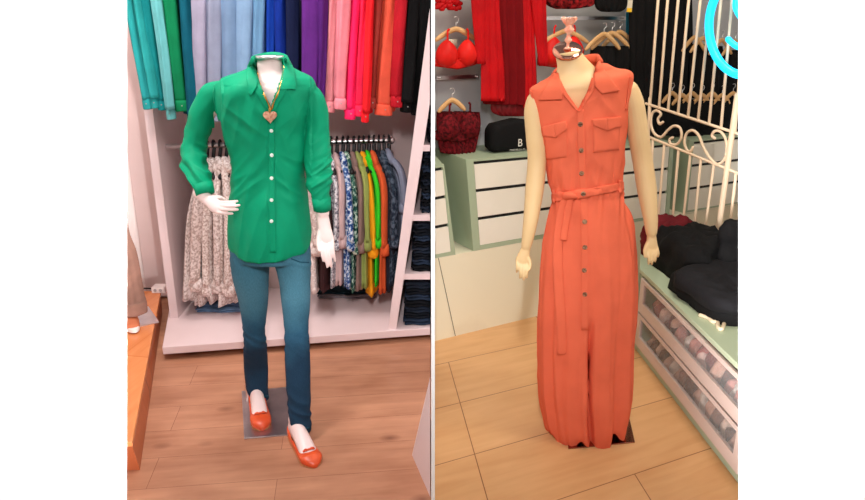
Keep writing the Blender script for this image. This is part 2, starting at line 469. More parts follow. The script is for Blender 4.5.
# teal .. black; (xt at y=-50, xb, yb, width, colour, label)
upper = [
 (119, 148.5, 109, 8, (40, 150, 150), 'teal shirt hanging leftmost on the upper rail'),
 (129, 156, 108, 8, (46, 160, 158), 'teal shirt second from the left end of the upper rail'),
 (138, 163.5, 110, 8, (24, 140, 142), 'deeper teal shirt hanging just left of the pale aqua one'),
 (150, 171.5, 119, 8, (110, 190, 192), 'pale aqua shirt whose cuff hangs lowest at the left of the upper rail'),
 (161, 183, 111, 12.5, (14, 134, 84), 'bottle green shirt on the upper rail beside the aqua one'),
 (183, 194, 126, 11, (12, 92, 112), 'dark petrol blue shirt on the upper rail behind the blouse shoulder'),
 (198, 203, 121, 12, (172, 166, 190), 'lavender grey shirt hanging beside the petrol blue shirt'),
 (212, 215, 121, 14, (152, 158, 182), 'grey blue shirt on the upper rail, right of the lavender one'),
 (229, 231, 121, 17, (124, 152, 186), 'soft denim blue shirt on the upper rail above the left shoulder'),
 (245, 246, 121, 14, (134, 166, 200), 'powder blue shirt on the upper rail just left of the neck'),
 (258, 259, 121, 12, (112, 156, 194), 'sky blue shirt hanging directly behind the mannequin neck'),
 (271, 272, 132, 9, (20, 64, 168), 'royal blue shirt on the upper rail next to the sky blue one'),
 (281, 282, 132, 11, (12, 44, 136), 'darker royal blue shirt hanging beside the navy one'),
 (293, 292, 130, 11, (20, 28, 62), 'navy shirt on the upper rail left of the purple shirts'),
 (303, 300, 130, 10, (14, 16, 32), 'nearly black navy shirt tucked against the purple shirts'),
 (312, 308, 128, 14, (98, 40, 128), 'purple shirt on the upper rail, left of the two'),
 (323, 319, 126, 10, (84, 32, 112), 'plum purple shirt on the upper rail touching the pink ones'),
 (334, 329, 112, 10, (240, 152, 160), 'light pink shirt on the upper rail next to the purple one'),
 (346, 340, 109, 11, (238, 140, 152), 'light pink shirt with a lower cuff beside the hot pink shirt'),
 (358, 350, 119, 10, (252, 40, 104), 'hot pink shirt on the upper rail'),
 (366, 359, 116, 9, (250, 48, 92), 'neon coral pink shirt between the hot pink and the red ones'),
 (374, 365, 122, 7, (236, 32, 40), 'bright red shirt on the upper rail with the lowest cuff'),
 (382, 372, 108, 7, (150, 52, 44), 'narrow rust red shirt on the upper rail left of the orange one'),
 (395, 383, 115, 16, (232, 92, 68), 'orange coral shirt with a wide cuff on the upper rail'),
 (405, 396, 107, 11, (176, 22, 36), 'crimson shirt on the upper rail beside the black ones'),
 (418, 406, 112, 11, (10, 9, 10), 'black shirt on the upper rail right of the crimson one'),
 (430, 417, 115, 12, (8, 8, 9), 'black shirt hanging rightmost on the upper rail'),
]
for i, (xt, xb, yb, w, c, lb) in enumerate(upper):
    shirt(xt, -60, xb, yb, w*1.12, UP+.015*((i*7) % 3), fabric('shirt_cloth_%s' % '_'.join(map(str, c)), c), lb, GU,
          body_dx=1.5, body_y=min(yb-6, 112), dep=.026 if (i < 4 or i > 24) else .10, cuffw=1.0, fold=.09)
# ---- lower rack
def printed(name, a, b, c, sc_=55): return mat(name, a, col2=b, col3=c, scale=sc_, contrast=(.42, .58), rough=.85, spec=.15, detail=5, bump=.1, bscale=70)
snake = printed('snakeskin_print', (190, 168, 160), (238, 224, 220), (222, 206, 202), 75)
snake2 = printed('snakeskin_print_fine', (196, 172, 164), (242, 230, 226), (228, 212, 206), 95)
LP_ = RY-.11
GL = 'shirts on the lower rail'
lower = [
 (207, 162, 195, 299, 12, snake, 'snakeskin print blouse hanging leftmost on the lower rail'),
 (213.5, 162, 206, 304, 11, snake2, 'pale snakeskin print blouse second from the left on the lower rail'),
 (220, 161, 217, 301, 10.5, snake, 'snakeskin print blouse third from the left on the lower rail'),
 (226.5, 161, 228, 304, 10.5, snake2, 'pale snakeskin print blouse behind the mannequin hand on the hip'),
 (233, 160, 239, 301, 10.5, snake, 'snakeskin print blouse hanging directly beside the mannequin waist'),
 (312, 158, 316, 292, 12, printed('cream_print', (225, 205, 200), (245, 232, 228), (212, 190, 186)), 'cream print blouse on the lower rail behind the hanging hand'),
 (323, 158, 326, 290, 11, fabric('dark_maroon_cloth', (72, 44, 46)), 'dark maroon shirt on the lower rail'),
 (331, 157, 336, 286, 8, printed('stripe_white', (120, 118, 130), (225, 222, 226), (190, 186, 192), 80), 'grey and white printed shirt on the lower rail'),
 (337, 157, 342, 284, 8, fabric('blush_cloth', (205, 172, 170)), 'blush shirt left of the blue floral one on the lower rail'),
 (343, 156, 350, 287, 8, printed('blue_floral', (28, 52, 110), (210, 215, 226), (80, 120, 170), 60), 'blue floral shirt on the lower rail'),
 (348, 156, 355, 290, 8, printed('green_floral', (24, 66, 60), (190, 206, 190), (60, 110, 90), 60), 'green floral shirt on the lower rail'),
 (354, 156, 361, 289, 8, fabric('taupe_shirt_cloth', (136, 108, 102)), 'taupe shirt on the lower rail beside the green floral one'),
 (359, 156, 367, 287, 7, fabric('sage_cloth', (142, 152, 82)), 'sage green shirt on the lower rail beside the mustard one'),
 (364, 156, 372, 294, 9, fabric('mustard_cloth', (240, 158, 24)), 'mustard yellow shirt on the lower rail'),
 (369, 155, 378, 284, 7, fabric('lime_cloth', (52, 200, 40)), 'lime green shirt on the lower rail'),
 (374, 155, 384, 292, 8, fabric('rust_orange_cloth', (206, 84, 44)), 'rust orange shirt on the lower rail'),
 (379, 155, 389, 290, 9, fabric('ink_cloth', (34, 34, 44)), 'ink black shirt on the lower rail beside the rust one'),
 (389, 153, 403, 250, 9, fabric('slate_grey_cloth', (120, 124, 142)), 'slate grey shirt on the lower rail, rightmost and shortest'),
 (384, 155, 393, 284, 9, printed('tartan_dark', (26, 34, 48), (76, 86, 100), (40, 54, 66), 50), 'dark tartan shirt on the lower rail'),
]
for i, (xt, yt, xb, yb, w, mt, lb) in enumerate(lower):
    Yq = LP_+.012*((i*5) % 3)
    right = i > 4
    # sleeve shoulder slopes forward then drops
    k = pxm(Yq); s = i*1.7
    t = thing('hanging_shirt', lb, 'shirt', P(xb, yb, Yq), GL)
    m = M(); pts = []; rad = []
    yb = yb-7; sy = yb if not right else yb-28
    prof = [(0, 0), (.10, .25), (.22, .62), (.4, .88), (.7, .97), (1, 1)]
    for f, g in prof:
        pts.append(P(xt+(xb-xt)*g+(.7*math.sin(s+f*4)), yt+(yb-yt)*f, Yq+.11))
        rad.append((w*.5*k*(.75+.5*f), .05+.09*min(1, f*3)))
    m.tube(pts, rad, 24, sm=4, flat=True, disp=lambda th, q: 1+.12*math.sin(5*th+s+2*q)+.05*math.sin(9*th+3*s))
    obj('shirt_body', m, mt, t)
    m = M(); pts = []; rad = []
    for f, g in prof:
        pts.append(P(xt-1+(xb-xt+2)*g+(.8*math.sin(s+f*5)), yt+1+(sy-12-yt)*f, Yq-.03*g))
        rad.append((w*.5*k*(.8+.1*math.sin(3*f+s)), .02+.02*g))
    m.tube(pts, rad, 20, sm=4, flat=True, disp=lambda th, q: 1+.10*math.sin(4*th+s+3*q)+.05*math.sin(7*th-s+8*q))
    sl = obj('sleeve', m, mt, t)
    m = M()
    a = P(xb+1, sy-14, Yq-.03); b = P(xb+1, sy-2, Yq-.03)
    r_ = w*.5*k
    m.tube([a, a.lerp(b, .3), a.lerp(b, .7), b], [(r_*.9, .026), (r_*1.25, .036), (r_*1.2, .036), (r_*1.0, .03)], 20, flat=True, disp=lambda th, q: 1+.08*math.sin(3*th+s+q*4))
    obj('rolled_cuff', m, mt, t)
    m = M(); a = P(xt-.5, yt-1, Yq+.02)
    m.tube([a, P(xt+1.5, yt+6, Yq-.02), P(xt+3, yt+11, Yq-.02)], [(w*.32*k, .03), (w*.36*k, .02), (w*.2*k, .008)], 12, sm=3)
    obj('collar', m, mt, t)
    # hanger
    e = P(xt, 146-(xt-151)*.03, RY); nm = lb.split(' hanging')[0].split(' on the')[0].split(' second')[0].split(' third')[0].split(' behind')[0].split(' left of')[0].split(' beside')[0]
    extra = {0: ', leftmost on the lower rail', 2: ', third from the left', 4: ', right beside the waist', 1: ', second from the left', 3: ', fourth from the left'}.get(i, '')
    h = thing('clothes_hanger', 'black hanger holding the %s%s' % (nm, extra), 'hanger', e, 'black hangers on the lower rail')
    hk = M(); hk.tube([e+Vector((0, .02*math.cos(q), .02*math.sin(q)-.001)) for q in [x*PI/8 for x in range(-3, 10)]], .006, 8)
    neck = P(xt, yt+1, RY); hk.tube([e+Vector((0, .0077, -.018)), (neck.x, RY, neck.z+.02), (neck.x, RY, neck.z)], .010, 8)
    obj('hook', hk, BLACK, h)
    hb = M(); n0 = Vector((neck.x, RY, neck.z)); hb.tube([n0+Vector((0, -.13, -.055)), n0+Vector((0, -.05, -.008)), n0, n0+Vector((0, .05, -.008)), n0+Vector((0, .13, -.055))], (.014, .012), 10, up=(1, 0, 0), sm=3)
    obj('shoulder_bar', hb, BLACK, h)
# folded jeans lying on the base board
JEANCOL = [(34, 46, 62), (44, 62, 86), (28, 34, 44), (60, 84, 110), (22, 26, 34)]
def folded(name, x0, x1, Y, z, th, dep, material, label, group, cat='jeans', seed=0, tilt=0):
    """folded garment: rounded stack of layers with a folded front edge"""
    t = thing(name, label, cat, ((x0+x1)/2, Y+dep/2, z), group)
    rnd = random.Random(seed)
    layers = 2
    for L in range(layers):
        m = M(); h = th/layers; zc = z+h*(L+.5); rs = []
        n = 24
        for i in range(15):
            f = i/14; x = x0+(x1-x0)*f+(.004*(-1)**L)
            e = min(1, min(f, 1-f)*10+.55)
            rg = []
            for j in range(n):
                a = 2*PI*j/n
                ca, sa = math.cos(a), math.sin(a)
                yy = Y+dep/2-(dep/2)*math.copysign(abs(ca)**.35, ca)*(1 if ca > 0 else 1)+rnd.uniform(-.0015, .0015)
                zz = zc+h*.55*e*math.copysign(abs(sa)**.6, sa)+.003*math.sin(f*9+seed+L)+tilt*(f-.5)
                rg.append(Vector((x, yy, zz)))
            rs.append(rg)
        m.rings(rs); obj('folded_layer', m, material, t)
    return t
for i, (xa, xb, y, zz, c) in enumerate(((196, 246, 313, 0, 3), (199, 247, 311, 1, 1), (201, 245, 309, 2, 0))):
    g = G(xa, y, zb); g2 = G(xb, y, zb)
    folded('folded_jeans', g.x, g2.x, g.y, zb+.001+.02*i, .019, .28, fabric('denim_%d' % c, tuple(min(255, int(v_*1.6+30)) for v_ in JEANCOL[c]), k=.7, bscale=150),
           ['light grey blue folded jeans at the bottom of the pile under the snakeskin blouses', 'blue folded jeans in the middle of the pile under the snakeskin blouses', 'dark folded jeans on top of the pile under the snakeskin blouses'][i], 'jeans piled on the base board', seed=i)
for i, (xa, xb, y, c) in enumerate(((318, 374, 299, 1), (316, 366, 298, 0))):
    g = G(xa, y, zb); g2 = G(xb, y, zb)
    folded('folded_jeans', g.x, g2.x, g.y, zb+.001+.02*i, .019, .2, fabric('denim_grey_%d' % i, [(150, 140, 146), (28, 52, 62)][i], k=.75, bscale=150),
           ['pale grey folded jeans lying low under the hanging coloured shirts', 'dark teal folded jeans lying on the pale pair under the coloured shirts'][i], 'jeans under the coloured shirts', seed=5+i)
# jeans in the cubbies
cub = [(423, 86, 'top'), (415, 146, 'second'), (407, 215, 'third'), (400, 274, 'fourth')]
levels = [('the topmost visible cubby', 425, 145, 64, 8), ('the second cubby from the top', 418, 215, 152, 9), ('the third cubby from the top', 409, 274, 224, 8), ('the bottom cubby', 401, 326, 283, 7)]
ords = ['lowest', 'second', 'third', 'fourth', 'fifth', 'sixth', 'seventh', 'eighth', 'ninth']
for li, (where, x0, yb_, yt_, n) in enumerate(levels):
    if li < 3: z0 = P({0: 420, 1: 411, 2: 402}[li]-3, {0: 145, 1: 215, 2: 274}[li], CY).z
    else: z0 = zb
    z0 += .001
    ztop = P(x0, yt_, CY+.03).z
    th = (ztop-z0)/n
    for i in range(n):
        xx = P(x0+2+((i*37) % 3), (yb_+yt_)/2, CY).x
        xx = P(x0+2.5+((i*37) % 3)*.6+2.5*(i/n), yb_, CY).x
        folded('folded_jeans', xx, -.014, CY+.03+.004*((i*5) % 3), z0+i*th, th*.97, .24, fabric('denim_stack_%d' % ((i+li) % 4), [(20, 24, 32), (30, 38, 52), (16, 17, 22), (40, 52, 72)][(i+li) % 4], k=.7, bscale=150),
               'dark folded jeans in %s, %s' % (where, 'lowest of its stack' if i == 0 else ('topmost of its stack' if i == n-1 else ords[i]+' from the bottom')), 'folded jeans in the cubbies', seed=li*10+i)
# ---- display platform
pz = .13
PLAT = wood('orange_wood_platform', (214, 124, 70), (242, 164, 106), (214, 124, 70), math.radians(80), 1.5, 5, (0, .3), .25, blot=.12)
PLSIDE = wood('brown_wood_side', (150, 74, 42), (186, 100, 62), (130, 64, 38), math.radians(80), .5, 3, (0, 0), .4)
tb = G(160.7, 291, pz); tf = G(132, 442, pz); fbm_ = G(140, 470); fbk = G(168, 306)
ex = (tf-tb).normalized()
fr = tb+(tf-tb)*1.0
t = thing('display_platform', 'low orange wooden display platform on the floor at the left edge', 'platform', ((tb.x+tf.x)/2-.4, (tb.y+tf.y)/2, 0))
m = M(); L_ = -1.2
m.prism([(L_-.6, tb.y, pz-.02), (tb.x, tb.y, pz-.02), (tf.x, tf.y, pz-.02), (L_-.6, tf.y-.03, pz-.02)], (0, 0, .02)); obj('top_board', m, PLAT, t, False, bevel=.002)
m = M(); m.hexa([(L_-.6, tf.y-.018, 0), (fbm_.x, fbm_.y, 0), (min(fbk.x, -1.52), tb.y, 0), (L_-.6, tb.y, 0), (L_-.6, tf.y-.018, pz-.02), (tf.x-.003, tf.y+.003, pz-.02), (tb.x-.003, tb.y, pz-.02), (L_-.6, tb.y, pz-.02)]); obj('carcass', m, PLSIDE, t, False)
# power strip
a = G(153, 292, pz)
t = thing('power_strip', 'small white power strip lying at the back of the wooden platform', 'power strip', a)
m = M(); m.box((a.x, a.y-.02, pz), (a.x+.075, a.y+.045, pz+.035)); obj('housing', m, mat('white_plastic', (232, 218, 214), .4), t, False, bevel=.004)
m = M(); m.tube([a+Vector((0, .02, .01)), a+Vector((-.06, .03, .01)), a+Vector((-.2, .01, .008)), a+Vector((-.4, .03, .008))], .005, 8, sm=5); obj('power_cord', m, BLACK, t)
m = M()
for i in range(2): m.lathe((a.x+.022+.03*i, a.y-.0205, pz+.018), [(.009, 0), (.009, -.002)], (0, 1, 0), 12)
obj('socket', m, mat('socket_grey', (170, 160, 160), .5), t)
# ---- white counter corner at right
e1, e2 = G(412, 455), G(431.5, 497)
t = thing('counter', 'white counter whose corner juts in at the lower right of the left shop', 'counter', ((e1.x+e2.x)/2, e1.y, 0))
m = M(); top1 = P(434, 370, e1.y)
m.prism([e1, (-.006, e2.y, 0), (-.006, e1.y+.25, 0)], (0, 0, .45))
mm = M(); tl = P(431, 373, e1.y+.02)
mm.v = [Vector(v) for v in m.v]; mm.f = m.f
for i, v in enumerate(mm.v):
    if abs(v.z-.45) < 1e-6 and abs(v.x-e1.x) < 1e-6: v.x = tl.x+.0; v.z = max(.3, tl.z)
obj('body_panel', mm, mat('white_counter', (236, 218, 220), .4), t, False)

# ================================================================== body helpers
def hand(m, wrist, palm, tips, thumb, knr, wr=.021, pr=(.032, .013), fr=.0072, up=(0, -1, 0), curl=.012, cdir=(0, -1, 0)):
    """wrist, palm centre, 4 finger tips, thumb tip (points); palm is flattened along up"""
    wrist, palm = Vector(wrist), Vector(palm); cdir = Vector(cdir)
    d = (palm-wrist); L = d.length; d.normalize()
    side = d.cross(Vector(up)).normalized()
    kn = palm+d*L*.75
    m.tube([wrist-d*.03, wrist, palm-d*L*.2, palm+d*L*.35, kn], [(wr, wr*.85), (wr*.95, wr*.75), (pr[0]*.88, pr[1]*1.1), (pr[0], pr[1]), (pr[0]*.85, pr[1]*.75)], 16, up=up, sm=3)
    # order finger roots along side to suit the tips
    order = sorted(range(4), key=lambda i: (Vector(tips[i])-kn).dot(side))
    for q, i in enumerate(order):
        tip = Vector(tips[i]); root = kn+side*((q-1.5)/1.5)*pr[0]*.74-d*.012
        v = tip-root
        p1 = root+v*.38+cdir*curl; p2 = root+v*.72+cdir*curl*.9
        m.tube([root, p1, p2, tip], [fr*1.15, fr*1.1, fr*.98, fr*.78], 10, sm=3)
    tt = Vector(thumb); sgn = 1 if (tt-palm).dot(side) > 0 else -1
    r0 = palm-d*L*.25+side*sgn*pr[0]*.55
    mid = r0.lerp(tt, .5)+side*sgn*.007
    m.tube([r0, mid, tt], [fr*1.7, fr*1.3, fr*.9], 10, sm=4)
SKIN1 = mat('white_mannequin_gloss', (246, 222, 218), .35, col2=(244, 218, 214), scale=3)
SKIN2 = mat('beige_mannequin_matte', (226, 194, 144), .5, col2=(220, 186, 136), scale=3)
# ================================================================== MANNEQUIN 1
Y1 = 2.62
k1 = pxm(Y1)
base1 = (G(242, 392)+G(292, 435))/2
mq = thing('dressed_mannequin', 'headless white mannequin in a green blouse, blue jeans and orange flats', 'mannequin', (base1.x, base1.y, 0))
m = M()
loft(m, [(258, 56, 281, 56.5, Y1), (257, 64, 282, 64, Y1), (256, 74, 286, 74, Y1), (240, 82, 300, 82, Y1), (224, 94, 306, 94, Y1), (230, 125, 299, 125, Y1), (238, 150, 296, 150, Y1), (242, 175, 293, 175, Y1), (241, 215, 298, 215, Y1), (242, 245, 298, 245, Y1)],
     ratio=lambda t: .75-.27*min(1, t/.35), n=40)
def q(px, py, Y): return P(px, py, Y)
# arms
m.tube([q(220, 96, Y1), q(203, 122, Y1+.01), q(194.5, 152, Y1+.01), q(196, 170, Y1-.05), q(203.5, 196, Y1-.13)], [.028, .029, .027, .025, .021], 16, sm=4)
hand(m, q(203.5, 196, Y1-.13), q(212, 203, Y1-.148), [q(237.5, 201, Y1-.15), q(239.5, 205.3, Y1-.16), q(238, 209.5, Y1-.16), q(232.5, 213.5, Y1-.155)], q(225, 200, Y1-.12), 0, wr=.023, pr=(.026, .015), up=(0, -1, .3), curl=.010, fr=.0065)
m.tube([q(303, 104, Y1), q(315.5, 134, Y1+.01), q(318.5, 160, Y1), q(321, 190, Y1-.04), q(323, 214, Y1-.06)], [.028, .03, .028, .027, .024], 16, sm=4)
hand(m, q(323, 219, Y1-.06), q(325.5, 232, Y1-.07), [q(323.5, 261, Y1-.10), q(327.5, 267, Y1-.10), q(331.5, 267, Y1-.095), q(335, 261, Y1-.085)], q(319, 251, Y1-.10), 0, wr=.025, pr=(.028, .016), up=(0, -1, .1), curl=.010, fr=.0068)
# legs and feet
aL, aR = G(257, 403), G(296, 438)
tL, tR = G(262.5, 431), G(314.5, 467)
YL, YR_ = aL.y-.0, aR.y-.0
m.tube([q(250, 250, Y1+.02), q(254, 305, Y1+.01), q(255, 330, Y1+.02), q(256, 362, YL+.012), q(257.5, 388, YL), (aL.x, aL.y, .08)], [.045, .032, .027, .025, .025, .026], 16, sm=4)
m.tube([q(292, 250, Y1+.02), q(296, 300, Y1-.05), q(297, 330, Y1-.08), q(298, 366, YR_+.06), q(299.5, 400, YR_+.02), (aR.x, aR.y, .08)], [.045, .034, .028, .028, .028, .028], 16, sm=4)
def foot(m, a, tip, w=.034, zf=.0):
    d = (tip-a); d.z = 0; L = d.length; d.normalize()
    o = Vector((a.x, a.y, 0))
    m.tube([o+d*(-.015)+Vector((0, 0, .045)), o+d*L*.15+Vector((0, 0, .05)), o+d*L*.4+Vector((0, 0, .044)), o+d*L*.7+Vector((0, 0, .026)), o+d*L*.93+Vector((0, 0, .018))],
           [(.026, .04), (.029, .042), (.031, .034), (w, .018), (.024, .011)], 18, up=(0, 0, 1), sm=4)
foot(m, aL, tL); foot(m, aR, tR)
body = obj('body', m, SKIN1, mq); bake(body, .003, 2)
# neck cap
capc = q(269.5, 56.5, Y1)
m = M(); rr = 13*k1
m.rings([[capc+Vector((rr*s*math.cos(a), rr*.75*s*math.sin(a), h)) for a in [2*PI*j/32 for j in range(32)]] for s, h in ((.99, -.012), (1.0, 0), (.97, .003), (.3, .005))])
obj('neck_cap', m, CHROME, mq)
# blouse
GREEN = fabric('emerald_blouse_cloth', (4, 148, 106), k=.95, rough=.6, bump=.25, bscale=14)
def bdisp(th, t):
    fx = math.cos(th)
    return 1+.018*math.sin(9*fx+6*t*3)*min(1, t*2)+.012*math.sin(17*fx-9*t+2)*max(0, t-.35)*1.6+.014*math.sin(26*t+5*fx)*math.exp(-((abs(fx)-.85)/.3)**2)+.012*fbm(fx*4, t*9, 3)+.03*fbm(fx*2, t*5+fx*2, 7)+(.07*math.exp(-((abs(fx)-.45)/.25)**2)*math.exp(-((t-.45)/.1)**2) if math.sin(th) < 0 else 0)
m = M()
loft(m, [(257, 61, 283, 61, Y1), (251, 66, 290, 66, Y1), (239, 72, 301, 72, Y1), (223, 78, 313, 78, Y1), (213, 88, 317, 88, Y1), (215, 102, 312, 102, Y1), (221, 125, 306, 125, Y1), (230, 150, 304, 150, Y1), (233.5, 173, 302.5, 173, Y1), (230, 200, 307, 200, Y1), (228.5, 225, 310, 225, Y1), (230, 242, 310, 242, Y1), (231.5, 246, 309, 246, Y1)],
     ratio=lambda t: .62+.04*math.sin(t*PI)+.10*t, n=96, k=8, disp=bdisp, hem=lambda th, t: -(max(0, t-.85)/.15)*.035*max(0, -math.sin(th))**1.2)
def sdisp(seed, n0, amp=.07):
    def f(th, t):
        return 1+amp*math.sin(t*n0*9+math.sin(th+seed)*2.6)*(.12+.88*max(0, math.sin(PI*min(1, max(0, (t-.42)/.56)))))*(.6+.4*math.sin(2*th+seed))+.05*fbm(math.cos(th)*2+seed, t*10, math.sin(th)*2)
    return f
m.tube([q(222, 90, Y1), q(211, 95, Y1-.0), q(204, 108, Y1), q(200, 124, Y1+.005), q(195.8, 138, Y1+.01), q(193.8, 152, Y1), q(194.8, 165, Y1-.04), q(198.8, 177, Y1-.09), q(203.2, 188, Y1-.12)],
       [.036, .044, .047, .048, .046, .046, .047, .042, .033], 28, sm=6, disp=sdisp(1, 4.5, .09))
m.tube([q(301, 90, Y1), q(312, 96, Y1), q(316.5, 110, Y1), q(318, 128, Y1+.005), q(318, 148, Y1), q(318.5, 162, Y1-.01), q(319, 174, Y1-.03), q(319.5, 184, Y1-.045), q(321, 196, Y1-.055), q(322.3, 208, Y1-.06)],
       [.036, .042, .043, .045, .050, .052, .048, .050, .036, .033], 28, sm=6, disp=sdisp(4, 5, .10))
bl = obj('blouse', m, GREEN, mq); bake(bl, .004, 1)
def blw(p, n):
    x, y = topx(p)
    sk = (x-268)*.004
    if x < 213 or x > 311 or (x < 222 and y < 120):
        f = math.exp(-((y-(168 if x < 250 else 172))/26)**2)
        return .0065*f*ridge(p+Vector((0, 0, (p.x if x < 250 else -p.x)*.7)), 5, 6, 26, 3)+.003*(1-f)*ridge(p, 14, 10, 5, 8)
    a = .0045*ridge(p+Vector((p.z*.25*(1 if x > 270 else -1), 0, 0)), 13, 6, 3.2, 1)
    w_ = math.exp(-((y-180)/22)**2)*min(1, abs(x-271)/14)
    a += .0040*w_*ridge(p+Vector((0, 0, abs(p.x+.59)*.8)), 4, 4, 24, 5)
    a += .0035*math.exp(-((y-122)/18)**2)*ridge(p-Vector((0, 0, abs(p.x+.59)*1.0)), 4, 4, 18, 9)
    return a*(0.35 if abs(x-271) < 4 else 1)*(.4 if y < 85 else 1)
wrinkle(bl, lambda p, n: 1.6*blw(p, n)-(.005 if abs(topx(p)[0]-266) > 45 else .002))
V1 = [(254, 48), (283, 48), (283.5, 62), (281, 78), (276, 92), (270.5, 106), (266, 97), (260, 84), (255, 68)]
cut(bl, V1, Y1+.02)
bb = [bvh(bl), bvh(body)]
obj('cuff', M().tube([q(203, 184.5, Y1-.115), q(205.5, 194, Y1-.13)], [(.037, .035), (.034, .032)], 24, flat=True), GREEN, bl)
obj('cuff', M().tube([q(321.2, 198, Y1-.055), q(322.4, 210.5, Y1-.06)], [(.037, .036), (.033, .033)], 24, flat=True), GREEN, bl)
for l_ in ([(214.5, 85), (213.5, 94), (215, 106), (219, 121)], [(309.5, 86), (309.5, 97), (308, 112), (305, 128)]):
    obj('armhole_seam', patch([bb[0]], [(x-.5, y) for x, y in l_], [(x+.5, y) for x, y in l_], .0005, .0015, 2, 30), GREEN, bl)
obj('placket', patch([bb[0]], [(269, 113), (268.5, 160), (269, 200), (270, 252.5)], [(275, 111), (274.5, 160), (275, 200), (276, 252.5)], .001, .002, 5, 60), GREEN, bl)
# collar lobes
obj('collar', patch(bb, [(252, 57), (247.5, 66), (246.5, 80), (249.5, 95)], [(254, 58), (257, 72), (260.5, 84), (251.5, 96)], .006, .005, 8, 16), GREEN, bl)
obj('collar', patch(bb, [(283.5, 58), (284, 68), (282.5, 79), (279.5, 90), (292, 89)], [(285.5, 57), (291, 65), (294.5, 74), (296, 84), (295, 90)], .006, .005, 8, 20), GREEN, bl)
obj('collar_front', patch(bb, [(251, 80), (256, 93), (263, 104), (269, 113)], [(259, 82), (265, 95), (270.5, 105), (273, 113)], .003, .003, 5, 16), GREEN, bl)
obj('collar_front', patch(bb, [(282, 78), (277, 91), (272, 103), (270, 113)], [(290, 82), (285, 94), (278, 105), (274, 115)], .004, .003, 5, 16), GREEN, bl)
m = M(); rs = []
cc = q(270, 62, Y1)
for i in range(33):
    a = math.radians(-28+236*i/32)
    zt = q(270, 52.5 if True else 0, Y1).z-.012*max(0, -math.sin(a))-.012*abs(math.cos(a))**2
    R0 = 15.2*k1; c0 = Vector((math.cos(a), math.sin(a)*.85, 0))
    p = cc+c0*R0
    lo = Vector((p.x, p.y, cc.z-.02)); hi = Vector((cc.x+c0.x*R0*.99, cc.y+c0.y*R0*.99, zt)); o = c0*.006; fo = Vector((cc.x+c0.x*R0*1.3, cc.y+c0.y*R0*1.3, cc.z-.012))
    rs.append([lo, hi, hi+o*.8, fo+o*.3, fo-Vector((0, 0, .004)), lo+o])
m.rings(rs); obj('collar_stand', m, GREEN, bl)
PEARL = mat('pearl_button', (225, 235, 228), .25)
for (x, y) in ((271.5, 130.5), (271.8, 155), (271.8, 178), (271.5, 200), (271.3, 221)):
    h = hit([bb[0]], x, y); n = h[1] if h[1].y < 0 else -h[1]
    obj('button', M().lathe(h[0]+n*.003, [(.0068, 0), (.0068, .0015), (.005, .003), (.003, .002)], n, 16), PEARL, bl)
# necklace
GOLD = mat('gold_chain_metal', (220, 165, 90), .25, 1)
m = M(); pts = []
for x, y in ((284, 66), (283.5, 74), (281, 84), (277.5, 94), (273.5, 103), (271.2, 110), (268.5, 104), (264, 94), (260, 84), (257.5, 74), (257, 68)):
    h = hit(bb, x, y)
    p = h[0] if h else P(x, y, Y1-.04); pts.append(p+(CAM-p).normalized()*.009)
nk = M().tube(pts, .0028, 8, sm=5, disp=lambda th, t: 1+.35*math.sin(t*260))
nk = obj('necklace', nk, GOLD, mq)
h = hit(bb, 271.2, 117); c = h[0]+Vector((0, -.012, .004))
m = M(); hp = []
for i in range(28):
    a = 2*PI*i/28; hp.append(c+Vector((.0016*15*math.sin(a)**3, 0, .0014*(13*math.cos(a)-5*math.cos(2*a)-2*math.cos(3*a)-math.cos(4*a))*1.05)))
m.prism(hp, (0, -.008, 0))
pd = obj('pendant', m, mat('rose_gold_stone', (190, 110, 84), .35, .5, col2=(226, 176, 146), scale=120), nk, True, bevel=.002)
obj('bail', M().tube([c+Vector((0, -.004, .016)), c+Vector((0, -.004, .028))], .004, 8), GOLD, nk)
